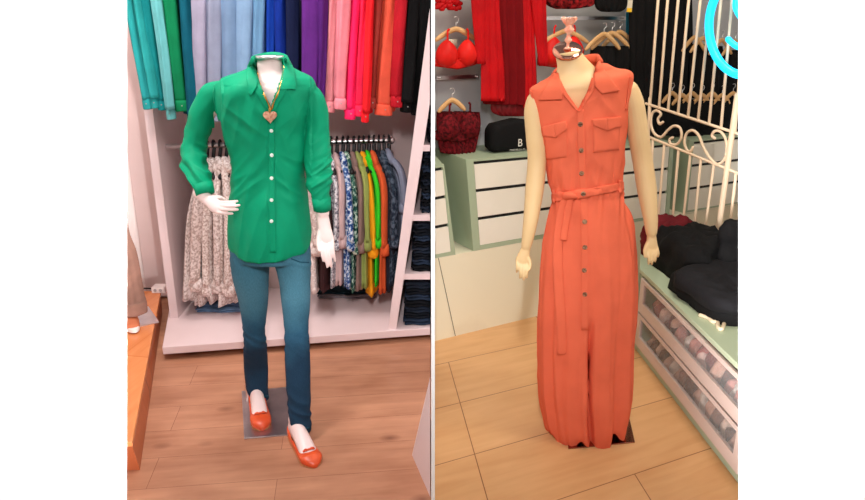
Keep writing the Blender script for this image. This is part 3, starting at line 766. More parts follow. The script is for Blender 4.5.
# jeans
def denim():
    m = bpy.data.materials.new('washed_denim'); m.use_nodes = True; nt = m.node_tree; N = nt.nodes; L = nt.links; b = N['Principled BSDF']
    b.inputs['Roughness'].default_value = .85; b.inputs['Specular IOR Level'].default_value = .2
    tc = N.new('ShaderNodeTexCoord'); sp = N.new('ShaderNodeSeparateXYZ'); L.new(tc.outputs['Object'], sp.inputs[0])
    r = N.new('ShaderNodeValToRGB'); e = r.color_ramp.elements
    e[0].position = 0; e[0].color = rgb((28, 54, 76)); e[1].position = 1; e[1].color = rgb((46, 92, 114))
    for p_, c_ in ((.38, (30, 58, 82)), (.52, (44, 88, 114)), (.68, (72, 122, 142)), (.85, (62, 112, 132))):
        x = e.new(p_); x.color = rgb(c_)
    mr = N.new('ShaderNodeMapRange'); mr.inputs['From Min'].default_value = 0; mr.inputs['From Max'].default_value = .82
    n = N.new('ShaderNodeTexNoise'); n.inputs['Scale'].default_value = 7; n.inputs['Detail'].default_value = 5
    L.new(tc.outputs['Object'], n.inputs['Vector'])
    ad = N.new('ShaderNodeMath'); ad.operation = 'MULTIPLY_ADD'; ad.inputs[1].default_value = .22; L.new(n.outputs['Fac'], ad.inputs[0]); L.new(sp.outputs['Z'], ad.inputs[2])
    sb = N.new('ShaderNodeMath'); sb.operation = 'SUBTRACT'; sb.inputs[1].default_value = .11; L.new(ad.outputs[0], sb.inputs[0])
    L.new(sb.outputs[0], mr.inputs['Value']); L.new(mr.outputs[0], r.inputs['Fac'])
    mp = N.new('ShaderNodeMapping'); mp.inputs['Scale'].default_value = (600, 600, 80); L.new(tc.outputs['Object'], mp.inputs['Vector'])
    n2 = N.new('ShaderNodeTexNoise'); n2.inputs['Scale'].default_value = 1; L.new(mp.outputs[0], n2.inputs['Vector'])
    mx = N.new('ShaderNodeMixRGB'); mx.blend_type = 'OVERLAY'; mx.inputs['Fac'].default_value = .35; L.new(r.outputs[0], mx.inputs['Color1']); L.new(n2.outputs['Fac'], mx.inputs['Color2'])
    L.new(mx.outputs[0], b.inputs['Base Color']); return m
DENIM = denim()
m = M()
def ldisp(seed):
    return lambda th, t: 1+.03*fbm(math.cos(th)*2+seed, t*7, math.sin(th))+.025*math.sin(t*60+math.cos(th)*3+seed)*max(0, (t-.45))+.015*math.sin(3*th+seed)
loft(m, [(231, 233, 308, 233, Y1), (230, 243, 310, 243, Y1), (231, 254, 310, 254, Y1), (233, 259, 310, 259, Y1)], ratio=.62, n=64, k=5)
loft(m, [(230.5, 249, 271, 249, Y1), (231.5, 262, 268.5, 262, Y1), (234, 280, 268, 280, Y1), (240, 305, 267.5, 305, Y1+.01), (243.5, 330, 264.5, 330, Y1+.02), (244, 345, 266, 345, Y1+.03), (244.5, 366, 267.5, 366, YL+.01), (247, 388, 268, 388, YL), (251, 397, 268.5, 398.5, YL)], ratio=.95, n=48, k=7, disp=ldisp(2))
loft(m, [(270, 249, 310, 249, Y1), (275, 262, 310.5, 262, Y1-.01), (279.5, 282, 310.5, 282, Y1-.03), (281.5, 300, 310, 300, Y1-.05), (285, 328, 308, 328, Y1-.08), (285, 345, 309, 345, Y1-.1), (285.5, 366, 310, 366, YR_+.06), (288, 400, 310, 400, YR_+.02), (291.5, 424, 310.5, 422, YR_), (294, 431, 310.5, 429.5, YR_)], ratio=.95, n=48, k=7, disp=ldisp(9))
jn = obj('jeans', m, DENIM, mq); bake(jn, .0045, 1)
def jw(p, n):
    x, y = topx(p)
    k_ = math.exp(-((y-338)/14)**2)+math.exp(-((y-262)/12)**2)*.8+max(0, (y-375)/30)
    return .0035*k_*ridge(p+Vector((0, 0, p.x*.6)), 6, 6, 26, 2)+.0015*ridge(p, 12, 8, 5, 4)
wrinkle(jn, jw)
jb = [bvh(jn)]
STITCH = fabric('denim_seam', (34, 78, 100), k=.7)
obj('seam', patch(jb, [(269.5, 251), (270, 262)], [(271, 251), (272, 262)], .001, .0015, 2, 10), STITCH, jn)
obj('hem', patch(jb, [(250.3, 394), (250.8, 396.5)], [(268.3, 395), (268.5, 398)], .001, .002, 10, 2), STITCH, jn)
obj('hem', patch(jb, [(293.5, 428), (294.5, 430.5)], [(310, 427), (310, 429.3)], .001, .002, 10, 2), STITCH, jn)
obj('pocket_seam', patch(jb, [(291, 258), (300, 261.5), (309, 262)], [(291, 259), (300, 262.5), (309, 263)], .0005, .0012, 1, 16), STITCH, jn)
# shoes
ORANGE = mat('orange_leather', (232, 92, 44), .35, col2=(214, 76, 34), scale=20)
LINING = mat('tan_lining', (190, 140, 105), .7)
def shoe(a, tip, zf):
    d = (tip-a); d.z = 0; L = d.length; d.normalize(); s = Vector((-d.y, d.x, 0)); o = Vector((a.x, a.y, zf))
    secs = [(-.035, .020, .052), (-.02, .029, .055), (.02, .034, .048), (.07, .0355, .038), (.11, .037, .034), (.15, .040, .034), (.185, .0415, .037), (L-.02, .036, .033), (L-.004, .024, .026), (L+.008, .009, .016)]
    m = M(); rs = []; n = 32
    for x, w, h in secs:
        rs.append([o+d*x+s*(w*math.cos(2*PI*j/n))+Vector((0, 0, h*.5+h*.5*math.copysign(abs(math.sin(2*PI*j/n))**.7, math.sin(2*PI*j/n)))) for j in range(n)])
    # smooth along
    fine = []
    for i in range(len(rs)-1):
        for k in range(5):
            t = k/5; g = lambda j: rs[max(0, min(len(rs)-1, j))]
            fine.append([Vector([cr(g(i-1)[j][c_], g(i)[j][c_], g(i+1)[j][c_], g(i+2)[j][c_], t) for c_ in range(3)]) for j in range(n)])
    fine.append(rs[-1])
    n = 32; open_f = set()
    m.rings(fine)
    keep = []
    for f in m.f:
        c = sum((m.v[i] for i in f), Vector())/len(f)-o; x = c.dot(d); y = c.dot(s); w = .030
        if c.z > .018 and -.028 < x < L*.66 and (((x-L*.26)/(L*.45))**2+(y/.031)**2) < 1: continue
        keep.append(f)
    m.f = keep
    sh = obj('shoe', m, ORANGE, mq)
    so = sh.modifiers.new('solid', 'SOLIDIFY'); so.thickness = .0025; so.offset = 0
    b = o+d*(L*.74)+Vector((0, 0, .040))
    bw = M()
    for sg in (1, -1):
        bw.tube([b, b+s*sg*.012+Vector((0, 0, .004)), b+s*sg*.022], [(.003, .002), (.007, .005), (.005, .003)], 10, sm=3, up=(0, 0, 1))
    bw.ell(b+Vector((0, 0, .002)), (.005, .005, .005))
    obj('bow', bw, ORANGE, sh)
    sl = M(); sl.prism([o+d*x*1.0+s*w*sg*1.02 for sg in (1,) for x, w, h in secs]+[o+d*x+s*(-w)*1.02 for x, w, h in secs[::-1]], (0, 0, .004))
    obj('sole', sl, mat('tan_sole', (196, 130, 84), .6), sh, False)
shoe(aL, tL, .007); shoe(aR, tR, .001)
# base plate
m = M(); m.prism([G(241.8, 392), G(286.5, 388), G(292.4, 435.5), G(244.2, 439.5)], (0, 0, .006))
obj('base_plate', m, STEEL, mq, False, bevel=.001)
m = M(); hx = G(248, 402); m.tube([hx+Vector((0, 0, .004)), hx+Vector((.002, 0, .09))], .007, 12); obj('support_rod', m, CHROME, mq)

# ---- second mannequin on platform (cropped at left)
tz = pz+.006
pc = G(134, 322, tz)
m2 = thing('dressed_mannequin', 'cropped mannequin in wide taupe trousers on the orange platform', 'mannequin', (pc.x-.1, pc.y, pz))
m = M(); m.prism([G(148.5, 307, pz), G(159, 322.5, pz), G(120, 332, pz), G(104, 314, pz)], (0, 0, .005)); obj('base_plate', m, STEEL, m2, False)
TAUPE = fabric('taupe_trouser_cloth', (150, 112, 98), k=.85)
m = M(); Yt = G(131, 322, tz).y
loft(m, [(84, 120, 122, 120, Yt), (80, 150, 124, 150, Yt), (88, 190, 125, 190, Yt), (98, 229, 127.5, 229, Yt), (104, 252, 135.5, 252, Yt), (108, 283, 141.5, 283, Yt), (113, 312, 146.5, 311, Yt)], ratio=.8, n=64, k=8, disp=lambda th, t: 1+.06*math.sin(7*th+2*t)+.04*math.sin(11*th))
tr = obj('trousers', m, TAUPE, m2)
m = M(); loft(m, [(112, 301, 145.5, 300, Yt-.004), (113, 306, 146.5, 305, Yt-.004), (113.5, 312.5, 147, 312, Yt-.004)], ratio=.83, n=48, k=4, disp=lambda th, t: 1.0+.03*math.sin(7*th+2)); obj('trouser_cuff', m, TAUPE, tr)
m = M(); a = G(122, 312, tz)+Vector((0, 0, 0)); b = G(134, 331, tz)
d = (b-a); L = d.length; d.normalize(); zz = Vector((0, 0, 1))
m.tube([a+zz*.035, a+d*L*.4+zz*.04, a+d*L*.75+zz*.028, b+zz*.02], [(.035, .035), (.04, .036), (.042, .026), (.03, .016)], 20, up=(0, 0, 1), sm=4)
s_ = obj('shoe', m, mat('cinnamon_suede', (188, 104, 66), .8), m2)
m = M(); sd = Vector((-d.y, d.x, 0)); pts = []
for i in range(24):
    an = 2*PI*i/24; pts.append(a+d*(L/2+(L/2+.035)*math.cos(an))+sd*.047*math.sin(an)+zz*0.001)
m.prism(pts, (0, 0, .022)); obj('sole', m, mat('white_rubber', (235, 225, 220), .6), s_, False, bevel=.003)

# ================================================================== RIGHT ROOM
SIDE[0] = 1
wa, wb = G(435, 341), G(537, 316)
wu = (wb-wa).normalized(); wn = Vector((wu.y, -wu.x, 0))       # towards viewer
MARB = mat('cream_marble', (232, 224, 198), .35, col2=(212, 200, 176), scale=2.2, contrast=(.55, .75), detail=8)
BACK2 = mat('grey_backdrop', (186, 186, 190), .35, col2=(200, 198, 196), scale=1.5)
zc = W(473, 251, wa, wb).z       # cabinet underside height
DEP = .36
def along(s, d=0, z=0): return wa+wu*s+wn*d+Vector((0, 0, z))
struct('wall_base_right', M().prism([along(0-.0), along(2.6), along(2.6, -DEP), along(0-.0, -DEP)], (0, 0, zc-.002)), MARB)
m = M()
for px, y1_ in ((449, 331),):
    a = W(438, 258, wa, wb, .001); b = W(455, 336, wa, wb, .001)
    m.prism([a, b, b+wu*.004, a+wu*.004], wn*.001)
struct('trim_1', m, mat('marble_joint', (120, 112, 96), .7))
struct('wall_back_right', M().prism([along(.16, -DEP), along(2.9, -DEP), along(2.9, -DEP-.1), along(.1, -DEP-.1)], (0, 0, 2.5)), BACK2)
struct('wall_right', M().box((2.5, 2.0, 0), (2.6, 5.0, 2.5)), BACK2)
# cabinets
CABG = mat('sage_green_frame', (164, 178, 150), .45)
CABT = mat('sage_green_top', (178, 192, 164), .35)
DRAW = mat('ivory_drawer_front', (236, 230, 216), .35, col2=(230, 224, 208), scale=2)
def bil(c, u, v):       # c = TL,TR,BL,BR pixels
    tl, tr, bl_, br = c
    x = (tl[0]*(1-u)+tr[0]*u)*(1-v)+(bl_[0]*(1-u)+br[0]*u)*v
    y = (tl[1]*(1-u)+tr[1]*u)*(1-v)+(bl_[1]*(1-u)+br[1]*u)*v
    return x, y
def cell(c, u0, u1, v0, v1, d0, d1, a=None, b=None, m=None):
    a = a or wa; b = b or wb; m = m or M()
    n = Vector((b.y-a.y, -(b.x-a.x), 0)).normalized()
    if n.y > 0: n = -n
    pts = [W(*bil(c, u, v), a, b) for u, v in ((u0, v1), (u1, v1), (u1, v0), (u0, v0))]
    m.prism([p+n*d0 for p in pts], n*(d1-d0)); return m
def cabinet(c, label, gl=True):
    p = W(*bil(c, .5, 1), wa, wb)
    t = thing('drawer_cabinet', label, 'cabinet', (p.x, p.y, zc), 'wall cabinets of three ivory drawers')
    fw, fh = .055, .05
    obj('back_box', cell(c, .0, 1, .0, 1, -DEP+.005, -.02), CABG, t, False)
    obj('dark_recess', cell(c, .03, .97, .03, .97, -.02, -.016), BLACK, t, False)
    m = M(); cell(c, 0, fw, 0, 1, -.02, 0, m=m); cell(c, 1-fw, 1, 0, 1, -.02, 0, m=m); cell(c, fw, 1-fw, 0, .03, -.02, 0, m=m); cell(c, fw, 1-fw, .955, 1, -.02, 0, m=m)
    obj('frame', m, CABG, t, False)
    hs = (.955-.03)/3
    for i in range(3):
        v0 = .03+hs*i+.035
        obj('drawer', cell(c, fw+.004, 1-fw-.004, v0, .03+hs*(i+1)-.002, -.014, -.002), DRAW, t, False, bevel=.001)
    return t
cabinet(((436, 163.5), (444.5, 163), (436, 259), (455.5, 255)), 'ivory drawer cabinet cut off beside the middle partition') if False else None
cA = ((435.6, 165.5), (444, 164), (435.6, 259), (455.5, 255))
t = thing('drawer_cabinet', 'narrow strip of ivory drawer cabinet beside the middle partition', 'cabinet', (W(445, 257, wa, wb).x, W(445, 257, wa, wb).y, zc), 'wall cabinets of three ivory drawers')
obj('back_box', cell(cA, 0.02, 1, 0, 1, -.30, -.02), CABG, t, False)
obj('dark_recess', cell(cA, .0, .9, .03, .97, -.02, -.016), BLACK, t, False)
m = M(); cell(cA, .80, 1, 0, 1, -.02, 0, m=m); cell(cA, 0, .8, 0, .03, -.02, 0, m=m); cell(cA, 0, .8, .955, 1, -.02, 0, m=m); obj('frame', m, CABG, t, False)
for i in range(3):
    hs = .925/3
    obj('drawer', cell(cA, 0, .79, .03+hs*i+.035, .03+hs*(i+1)-.002, -.014, -.002), DRAW, t, False)
cabinet(((466, 159.5), (600, 148), (473.4, 251), (598, 228.5)), 'wide ivory drawer cabinet standing left of the orange dress')
cabinet(((606, 147.5), (674, 141.5), (603, 228), (669, 217)), 'ivory drawer cabinet seen through the gate right of the dress')
cabinet(((690, 140), (768, 132), (683, 215), (757, 202)), 'ivory drawer cabinet at the far right behind the gate')
# rails on the backdrop
def wp(px, py, d=-.2): return W(px, py, wa, wb, d)
for (x0, y0, x1, y1, lb) in ((530, 20, 626, 22, 'steel display rail behind the neck of the right mannequin'), (436, 80, 478, 79, 'steel display rail between the two bras')):
    a, b = wp(x0, y0, -DEP+.05), wp(x1, y1, -DEP+.05); b.z = a.z
    t = thing('display_rail', lb, 'rail', a)
    m = M(); m.prism([a, b, b+Vector((0, 0, .02)), a+Vector((0, 0, .02))], wn*.008); obj('bar', m, CHROME, t, False)
    for f in (.06, .94):
        c = a.lerp(b, f); obj('bracket', M().tube([c-wn*.045+Vector((0, 0, .01)), c+wn*.02+Vector((0, 0, .01))], .006, 8), CHROME, t)
m = M()
for x in (447, 549, 640):
    pa, pb_ = wp(x, -60, -DEP+.002), wp(x+1.5, 150, -DEP+.002); m.prism([pa, pb_, pb_+wu*.012, pa+wu*.012], wn*.004)
struct('trim_2', m, STEEL)
# black garments column right side behind the gate
def drape(name, rows, d, material, label, cat, ratio=.25, folds=9, amp=.12, group=None, thick=None):
    """hanging garment on the backdrop; rows (xl,xr,y)"""
    m = M(); rs = []; R = []
    n = len(rows)
    for i in range(n-1):
        for s in range(5):
            t_ = s/5; g = lambda j: rows[max(0, min(n-1, j))]
            R.append([cr(g(i-1)[q_], g(i)[q_], g(i+1)[q_], g(i+2)[q_], t_) for q_ in range(3)])
    R.append(list(rows[-1]))
    N2 = 72
    for i, (xl, xr, y) in enumerate(R):
        a, b = wp(xl, y, d), wp(xr, y, d); c = (a+b)/2; u = (b-a)/2; w = thick or u.length*ratio
        rs.append([c+u*math.cos(2*PI*j/N2)+wn*(w*math.sin(2*PI*j/N2)*(1+amp*2.5*math.sin(folds*math.cos(2*PI*j/N2)*2.2+i*.05)+amp*fbm(i*.1, j*.15, xl))) for j in range(N2)])
    m.rings(rs)
    return m
RED = fabric('scarlet_satin', (196, 12, 20), k=.9, rough=.5); REDSHADE = fabric('robe_inner_shade', (120, 8, 16)); RED2 = mat('sheer_red', (140, 8, 18), .5, col2=(120, 8, 18), scale=6)  # robe body's darker red paints the shade between its front panels
def garment(name, rows, d, mt, label, cat, parts=(), **kw):
    m = drape(name, rows, d, mt, label, cat, **kw)
    b = Vector((sum(v.x for v in m.v)/len(m.v), sum(v.y for v in m.v)/len(m.v), min(v.z for v in m.v)))
    t = thing(name, label, cat, b, kw.get('group'))
    obj('garment_body', m, mt if name != 'satin_robe' else REDSHADE, t)
    for (pn, prow, pd_, pm, kk) in parts:
        obj(pn, drape(pn, prow, pd_, pm, '', '', **kk), pm, t)
    return t
garment('satin_robe', [(480, 530, -30), (480, 532, 0), (481, 534, 40), (482, 536, 75), (483, 536, 100), (484, 533, 104)], -.17, RED, 'long scarlet robe with sleeves hanging at the left of the right shop', 'robe',
        parts=[('sleeve', [(471, 490, -30), (471, 489, 0), (474, 487, 35), (477, 487, 64)], -.12, RED, dict(folds=3)),
               ('sleeve', [(530, 546, -30), (531, 546, 0), (535, 547, 35), (539, 548, 66)], -.12, RED, dict(folds=3)),
               ('front_panel', [(483, 498, -30), (482, 500, 20), (481, 504, 70), (481, 505, 101)], -.13, RED, dict(folds=4)),
               ('front_panel', [(520, 532, -30), (522, 534, 20), (523, 536, 70), (523, 537, 108)], -.13, RED, dict(folds=4))])
garment('nightgown', [(500, 524, -30), (499, 525, 10), (495, 527, 60), (491, 530, 100), (492, 530, 112), (500, 525, 116)], -.19, RED2, 'sheer dark red nightgown hanging inside the scarlet robe', 'nightgown', folds=12)
# lace set top-left
m = M()
rnd = random.Random(3)
for i in range(40):
    c = wp(436.5+23*rnd.random(), -2+11*rnd.random(), -.2)
    m.ell(c, (.012+.008*rnd.random(), .008, .012), 8, 6)
single('lace_briefs', m, RED, 'ruffled red lace briefs hanging at the top beside the partition', 'briefs')
WOODH = mat('pale_wood_hanger', (222, 176, 122), .45, col2=(206, 156, 100), scale=10)
def hanger(x, y, w, d, label, group=None, dy=9, name='wooden_hanger', tilt=0):
    a = wp(x, y, d)
    t = thing(name, label, 'hanger', a, group)
    k = (wp(x+1, y, d)-a).length; up = Vector((0, 0, 1))
    pts = [a+wu*(f*w/2*k)+up*(-(abs(f)**1.4)*dy*k+tilt*f*k) for f in (-1, -.75, -.45, -.2, 0, .2, .45, .75, 1)]
    obj('shoulder_bar', M().tube(pts, [(.007, .009)]+[(.008, .013)]*7+[(.007, .009)], 10, up=(0, 0, 1), sm=2), WOODH, t)
    hk = [a+up*.008]+[a+up*(.03+.014)+Vector((0, 0, 0))+wu*(.014*math.cos(q_))+up*(.014*math.sin(q_)) for q_ in [math.radians(x_) for x_ in range(-90, 160, 25)]]
    obj('hook', M().tube(hk, .002, 6), CHROME, t)
    return t
def bra(xc, yc, w, d, mt, label, lace=False):
    a = wp(xc, yc, d); k = (wp(xc+1, yc, d)-a).length; up = Vector((0, 0, 1))
    t = thing('bra', label, 'bra', a-up*w*.25*k)
    for sg in (-1, 1):
        m = M(); rs = []
        c = a+wu*sg*w*.23*k
        for i in range(1, 10):
            ph = PI*i/18; rg = []
            for j in range(24):
                th = 2*PI*j/24
                x = math.sin(ph)*math.cos(th)*w*.24*k; z = math.sin(ph)*math.sin(th)*w*.22*k
                if z > 0: z *= 1.0+.6*max(0, 1-abs(x/(w*.24*k)+sg*-.35*0))*.6
                dd = math.cos(ph)*.05+(.004*math.sin(th*14+ph*20) if lace else 0)
                rg.append(c+wu*(x)+up*z+wn*dd)
            rs.append(rg)
        m.rings(rs); obj('cup', m, mt, t)
        top = c+up*w*.30*k+wn*.012
        obj('strap', M().tube([top-up*.03, top+up*.04, top+up*(w*.16*k)+wu*(-sg)*.01], (.006, .002), 8, up=tuple(wn), sm=2), mt, t)
    m = M(); n = 20; rs = []
    for i in range(n+1):
        f = -1+2*i/n; c = a+wu*f*w*.5*k-up*(w*.17-abs(f)*w*.06)*k+wn*(.012-.03*f*f)
        hh = (.10*w*k)*(1-.1*abs(f))+(.003*math.sin(i*2.1) if lace else 0)
        rs.append([c+up*hh, c+wn*.008+up*hh*.5, c+wn*.008-up*hh*.7, c-up*hh])
    m.rings(rs); obj('band', m, mt, t)
    m = M(); m.ell(a-up*w*.08*k+wn*.03, (.006, .004, .004)); obj('bow', m, mt, t)
    return t
SCAR = fabric('red_bra_satin', (232, 36, 30), k=.88, rough=.45)
BURG = fabric('burgundy_lace', (116, 20, 28), k=.45, scale=70, bump=.5)
bra(456.5, 55, 44, -.16, SCAR, 'bright red bra on a wooden hanger at the left of the right shop')
hanger(456, 29, 40, -.17, 'pale wooden hanger holding the bright red bra')
m = M(); m.prism([wp(447, 39, -.22), wp(457, 39, -.22), wp(457, 48, -.22), wp(447, 48, -.22)], wn*.002)
single('hang_tag', m, mat('tag_paper', (225, 215, 195), .7), 'cream paper tag hanging behind the bright red bra', 'tag')
m = M(); rnd = random.Random(5)
bra(458.5, 128, 44, -.15, BURG, 'burgundy lace bralette on a wooden hanger below the red bra', lace=True)
hanger(452, 100, 26, -.15, 'pale wooden hanger holding the burgundy lace bralette')
m = drape('x', [(436.5, 479, 112), (436.5, 480, 125), (438, 477, 140), (441, 474, 153)], -.19, BURG, '', '', folds=12, amp=.2, thick=.04)
single('lace_camisole', m, BURG, 'burgundy lace camisole hanging behind the bralette', 'camisole')
# black zip bag on cabinet, with emblem and lettering
zt = wp(500, 150, -.1).z
a, b = W(488, 152, wa, wb, -.12), W(529, 148, wa, wb, -.12)
t = thing('storage_box', 'black fabric pouch with a small white monogram on the ivory cabinet', 'pouch', (a+b)/2)
m = M(); rs = []
for i in range(13):
    f = i/12; x0 = a.lerp(b, f); hgt = (27-3.0*abs(f-.6)*2)*(wp(501, 150, -.1)-wp(500, 150, -.1)).length*.97; e = min(1, .75+min(f, 1-f)*4)
    rs.append([x0+wn*(.05*e*math.copysign(abs(math.cos(q_))**.5, math.cos(q_)))+Vector((0, 0, hgt*.5+hgt*.5*e*math.copysign(abs(math.sin(q_))**.5, math.sin(q_)))) for q_ in [2*PI*j/24 for j in range(24)]])
m.rings(rs); bag = obj('pouch_body', m, BLACKCLOTH, t); bgb = [bvh(bag)]
ITXT = mat('white_print', (225, 220, 210), .6)
def text(s, px, py, hpx, bv, parent, name, width=None):
    cu = bpy.data.curves.new(name, 'FONT'); cu.body = s; cu.size = 1; cu.align_x = 'CENTER'; cu.align_y = 'CENTER'; cu.extrude = .02
    o = bpy.data.objects.new(name, cu); COL.objects.link(o)
    dg = bpy.context.evaluated_depsgraph_get(); me = bpy.data.meshes.new_from_object(o.evaluated_get(dg)); bpy.data.objects.remove(o)
    h = hit(bv, px, py); p = h[0]+wn*.003; k = (wp(px+1, py, -.1)-wp(px, py, -.1)).length*hpx/.7
    mm = M(); mm.add([p+wu*v.co.x*k+Vector((0, 0, v.co.y*k))+wn*v.co.z*k*.1 for v in me.vertices], [tuple(pl.vertices) for pl in me.polygons])
    return obj(name, mm, ITXT, parent, False)
text('B', 519.8, 143, 6, bgb, t, 'monogram'); text('MAI BE LL A', 517, 149.3, 2.0, bgb, t, 'lettering')
# black & red items around the neck
hg = 'wooden hangers on the display behind the neck'
bra(562, 53, 44, -.16, SCAR, 'red bra on a hanger partly hidden behind the neck of the right mannequin')
hanger(566, 31, 46, -.15, 'pale wooden hanger with the red bra behind the mannequin neck', hg)
garment('hanging_camisole', [(592, 634, 46), (590, 636, 60), (590, 634, 80), (592, 632, 100)], -.16, BLACKCLOTH, 'black top hanging right of the mannequin neck', 'top', folds=8)
for i, (x, y, w, dd) in enumerate(((604, 33, 34, -.10), (612, 32, 38, -.13), (620, 31, 34, -.16))):
    hanger(x, y+1, w, dd, ['pale wooden hanger nearest in the bundle of three over the black top', 'pale wooden hanger in the middle of the bundle over the black top', 'pale wooden hanger rearmost in the bundle over the black top'][i], hg, dy=11)
garment('hanging_camisole', [(544, 594, -20), (545, 594, 0), (549, 592, 6), (556, 575, 9)], -.15, fabric('red_plaid', (150, 26, 30), k=.3, scale=50), 'red and black patterned top hanging above the mannequin neck', 'top', folds=8)
garment('hanging_camisole', [(595, 626, -20), (595, 627, 4), (600, 622, 11), (608, 616, 12)], -.15, BLACKCLOTH, 'black lace trimmed top at the upper edge right of the patterned top', 'top', folds=8)
garment('evening_dress', [(628, 662, -40), (629, 661, 0), (630, 658, 60), (632, 655, 110), (634, 653, 146)], -.12, BLACKCLOTH, 'long black dress hanging between the mannequin and the gate', 'dress', folds=6)
garment('evening_dress', [(655, 690, -40), (656, 692, 30), (655, 690, 70), (655, 688, 104)], -.2, BLACKCLOTH, 'black dress hanging behind the left bars of the gate', 'dress', folds=6)
m = M(); m.prism([wp(628, 0, -.08), wp(632.5, 0, -.08), wp(631.5, 12, -.08), wp(626.5, 12, -.08)], wn*.002)
t = thing('price_tag', 'small white and yellow price tag hanging at the top right of the mannequin', 'tag', wp(629, 12, -.08))
obj('card', m, mat('tag_paper', (225, 215, 195), .7), t, False)
m = M(); m.prism([wp(627, 8, -.076), wp(631.7, 8, -.076), wp(631.3, 12, -.076), wp(626.5, 12, -.076)], wn*.002); obj('price_strip', m, mat('yellow_print', (250, 200, 30), .6), t, False)
m = M(); m.prism([wp(627.5, 34, -.3), wp(634, 34, -.3), wp(633, 44, -.3), wp(627, 44, -.3)], wn*.004)
# behind the gate: grey shelf strip, tops and wooden hangers
for i, (xl, xr, y0_, y1_) in enumerate(((690, 706, 44, 98), (704, 722, 46, 99), (720, 738, 50, 100), (736, 756, 52, 100))):
    garment('hanging_camisole', [(xl, xr, y0_), (xl-1, xr+1, y0_+15), (xl, xr, y1_)], -.17, BLACKCLOTH, ['black top behind the gate left of the neon sign', 'black top behind the gate under the rim of the neon sign', 'black top behind the gate inside the neon ring', 'black top behind the gate at the right edge'][i], 'top', folds=4)
for i, (x, y) in enumerate(((695, 37), (703, 38), (722, 40), (735, 41))):
    hanger(x, y, 22, -.12, ['pale wooden hanger behind the gate left of the neon sign', 'pale wooden hanger just inside the left rim of the neon sign', 'pale wooden hanger behind the middle of the neon sign', 'pale wooden hanger behind the right part of the neon sign'][i], 'wooden hangers behind the upper gate bars')
for i, x in enumerate((672, 682, 692, 702, 712, 722, 733)):
    hanger(x, 93+(i % 2)*2, 17, -.10, 'pale wooden hanger low behind the gate, %s from the left' % ['first', 'second', 'third', 'fourth', 'fifth', 'sixth', 'seventh'][i], 'wooden hangers behind the lower ends of the gate bars', dy=6)
garment('garment_row', [(655, 745, 100), (654, 746, 115), (655, 746, 129), (657, 744, 135)], -.14, BLACKCLOTH, 'row of black garments hanging low behind the gate scrollwork', 'garments', folds=14, amp=.08, thick=.05)
garment('blue_garment', [(626, 634, 12), (626, 634, 40)], -.24, fabric('sky_cloth', (60, 150, 180)), 'narrow strip of blue garment beside the long black dress', 'top', folds=2)

# ---- counter with glass drawers
ca, cb = G(634, 347), G(738, 483)
c4 = ((640, 269), (738, 362), (634, 347), (738, 483))
ext = 1.35
ct = thing('drawer_counter', 'low sage green counter with two glass fronted drawers at the right', 'counter', (ca.x+.2, (ca.y+cb.y)/2, 0))
cu_ = (cb-ca).normalized(); cn = Vector((cu_.y, -cu_.x, 0))
if cn.x > 0: cn = -cn
ztop = W(690, 316, ca, cb).z
far = ca-cu_*.0
nearp = ca+cu_*1.45
LF = mat('pinkish_grey_drawer_frame', (206, 188, 180), .4)
def CW(px, py, d=0):
    r = ray(px, py); o = ca+cn*d; t_ = (o-CAM).dot(cn)/r.dot(cn); return CAM+r*t_
def ccell(u0, u1, v0, v1, d0, d1, m=None):
    m = m or M(); pts = [CW(*bil(c4, u, v)) for u, v in ((u0, v1), (u1, v1), (u1, v0), (u0, v0))]
    m.prism([p+cn*d0 for p in pts], cn*(d1-d0)); return m
WD = .5
zt = ztop
def cbox(s0, s1, d0, d1, z0, z1, m=None):
    m = m or M(); p = [ca+cu_*s0+cn*d0, ca+cu_*s1+cn*d0, ca+cu_*s1+cn*d1, ca+cu_*s0+cn*d1]
    m.prism([Vector((v.x, v.y, z0)) for v in p], (0, 0, z1-z0)); return m
m = cbox(0, 1.15, -WD, -.0, zt-.02, zt); 
# carcass pieces (top, sides, floor, back) so that the drawers are hollow
obj('counter_top', cbox(-.01, 1.16, -WD, .006, zt-.022, zt), CABT, ct, False, bevel=.002)
m = cbox(0, .02, -WD, 0, 0, zt-.022); cbox(1.13, 1.15, -WD, 0, 0, zt-.022, m); cbox(0.02, 1.13, -WD, -WD+.02, 0, zt-.022, m); cbox(.02, 1.13, -WD, 0, 0, .03, m)
obj('carcass', m, CABG, ct, False)
e0 = G(641, 240, zt); pa_ = ca+cn*.006; pb_ = ca-cn*WD
ext_ = [Vector((pa_.x, pa_.y, 0))-cu_*.0101, Vector((e0.x, e0.y, 0)), Vector((1.78, 3.86, 0)), Vector((pb_.x, pb_.y, 0))-cu_*.0101]
obj('counter_top', M().prism([v+Vector((0, 0, zt-.022)) for v in ext_], (0, 0, .022)), CABT, ct, False)
obj('end_panel', M().prism([ext_[0]-cu_*.001, ext_[1], ext_[2], ext_[3]-cu_*.001], (0, 0, zt-.023)), CABG, ct, False)
GLASS = mat('drawer_glass', (225, 228, 228), .08, alpha=.12)
Hh = zt-.022-.03
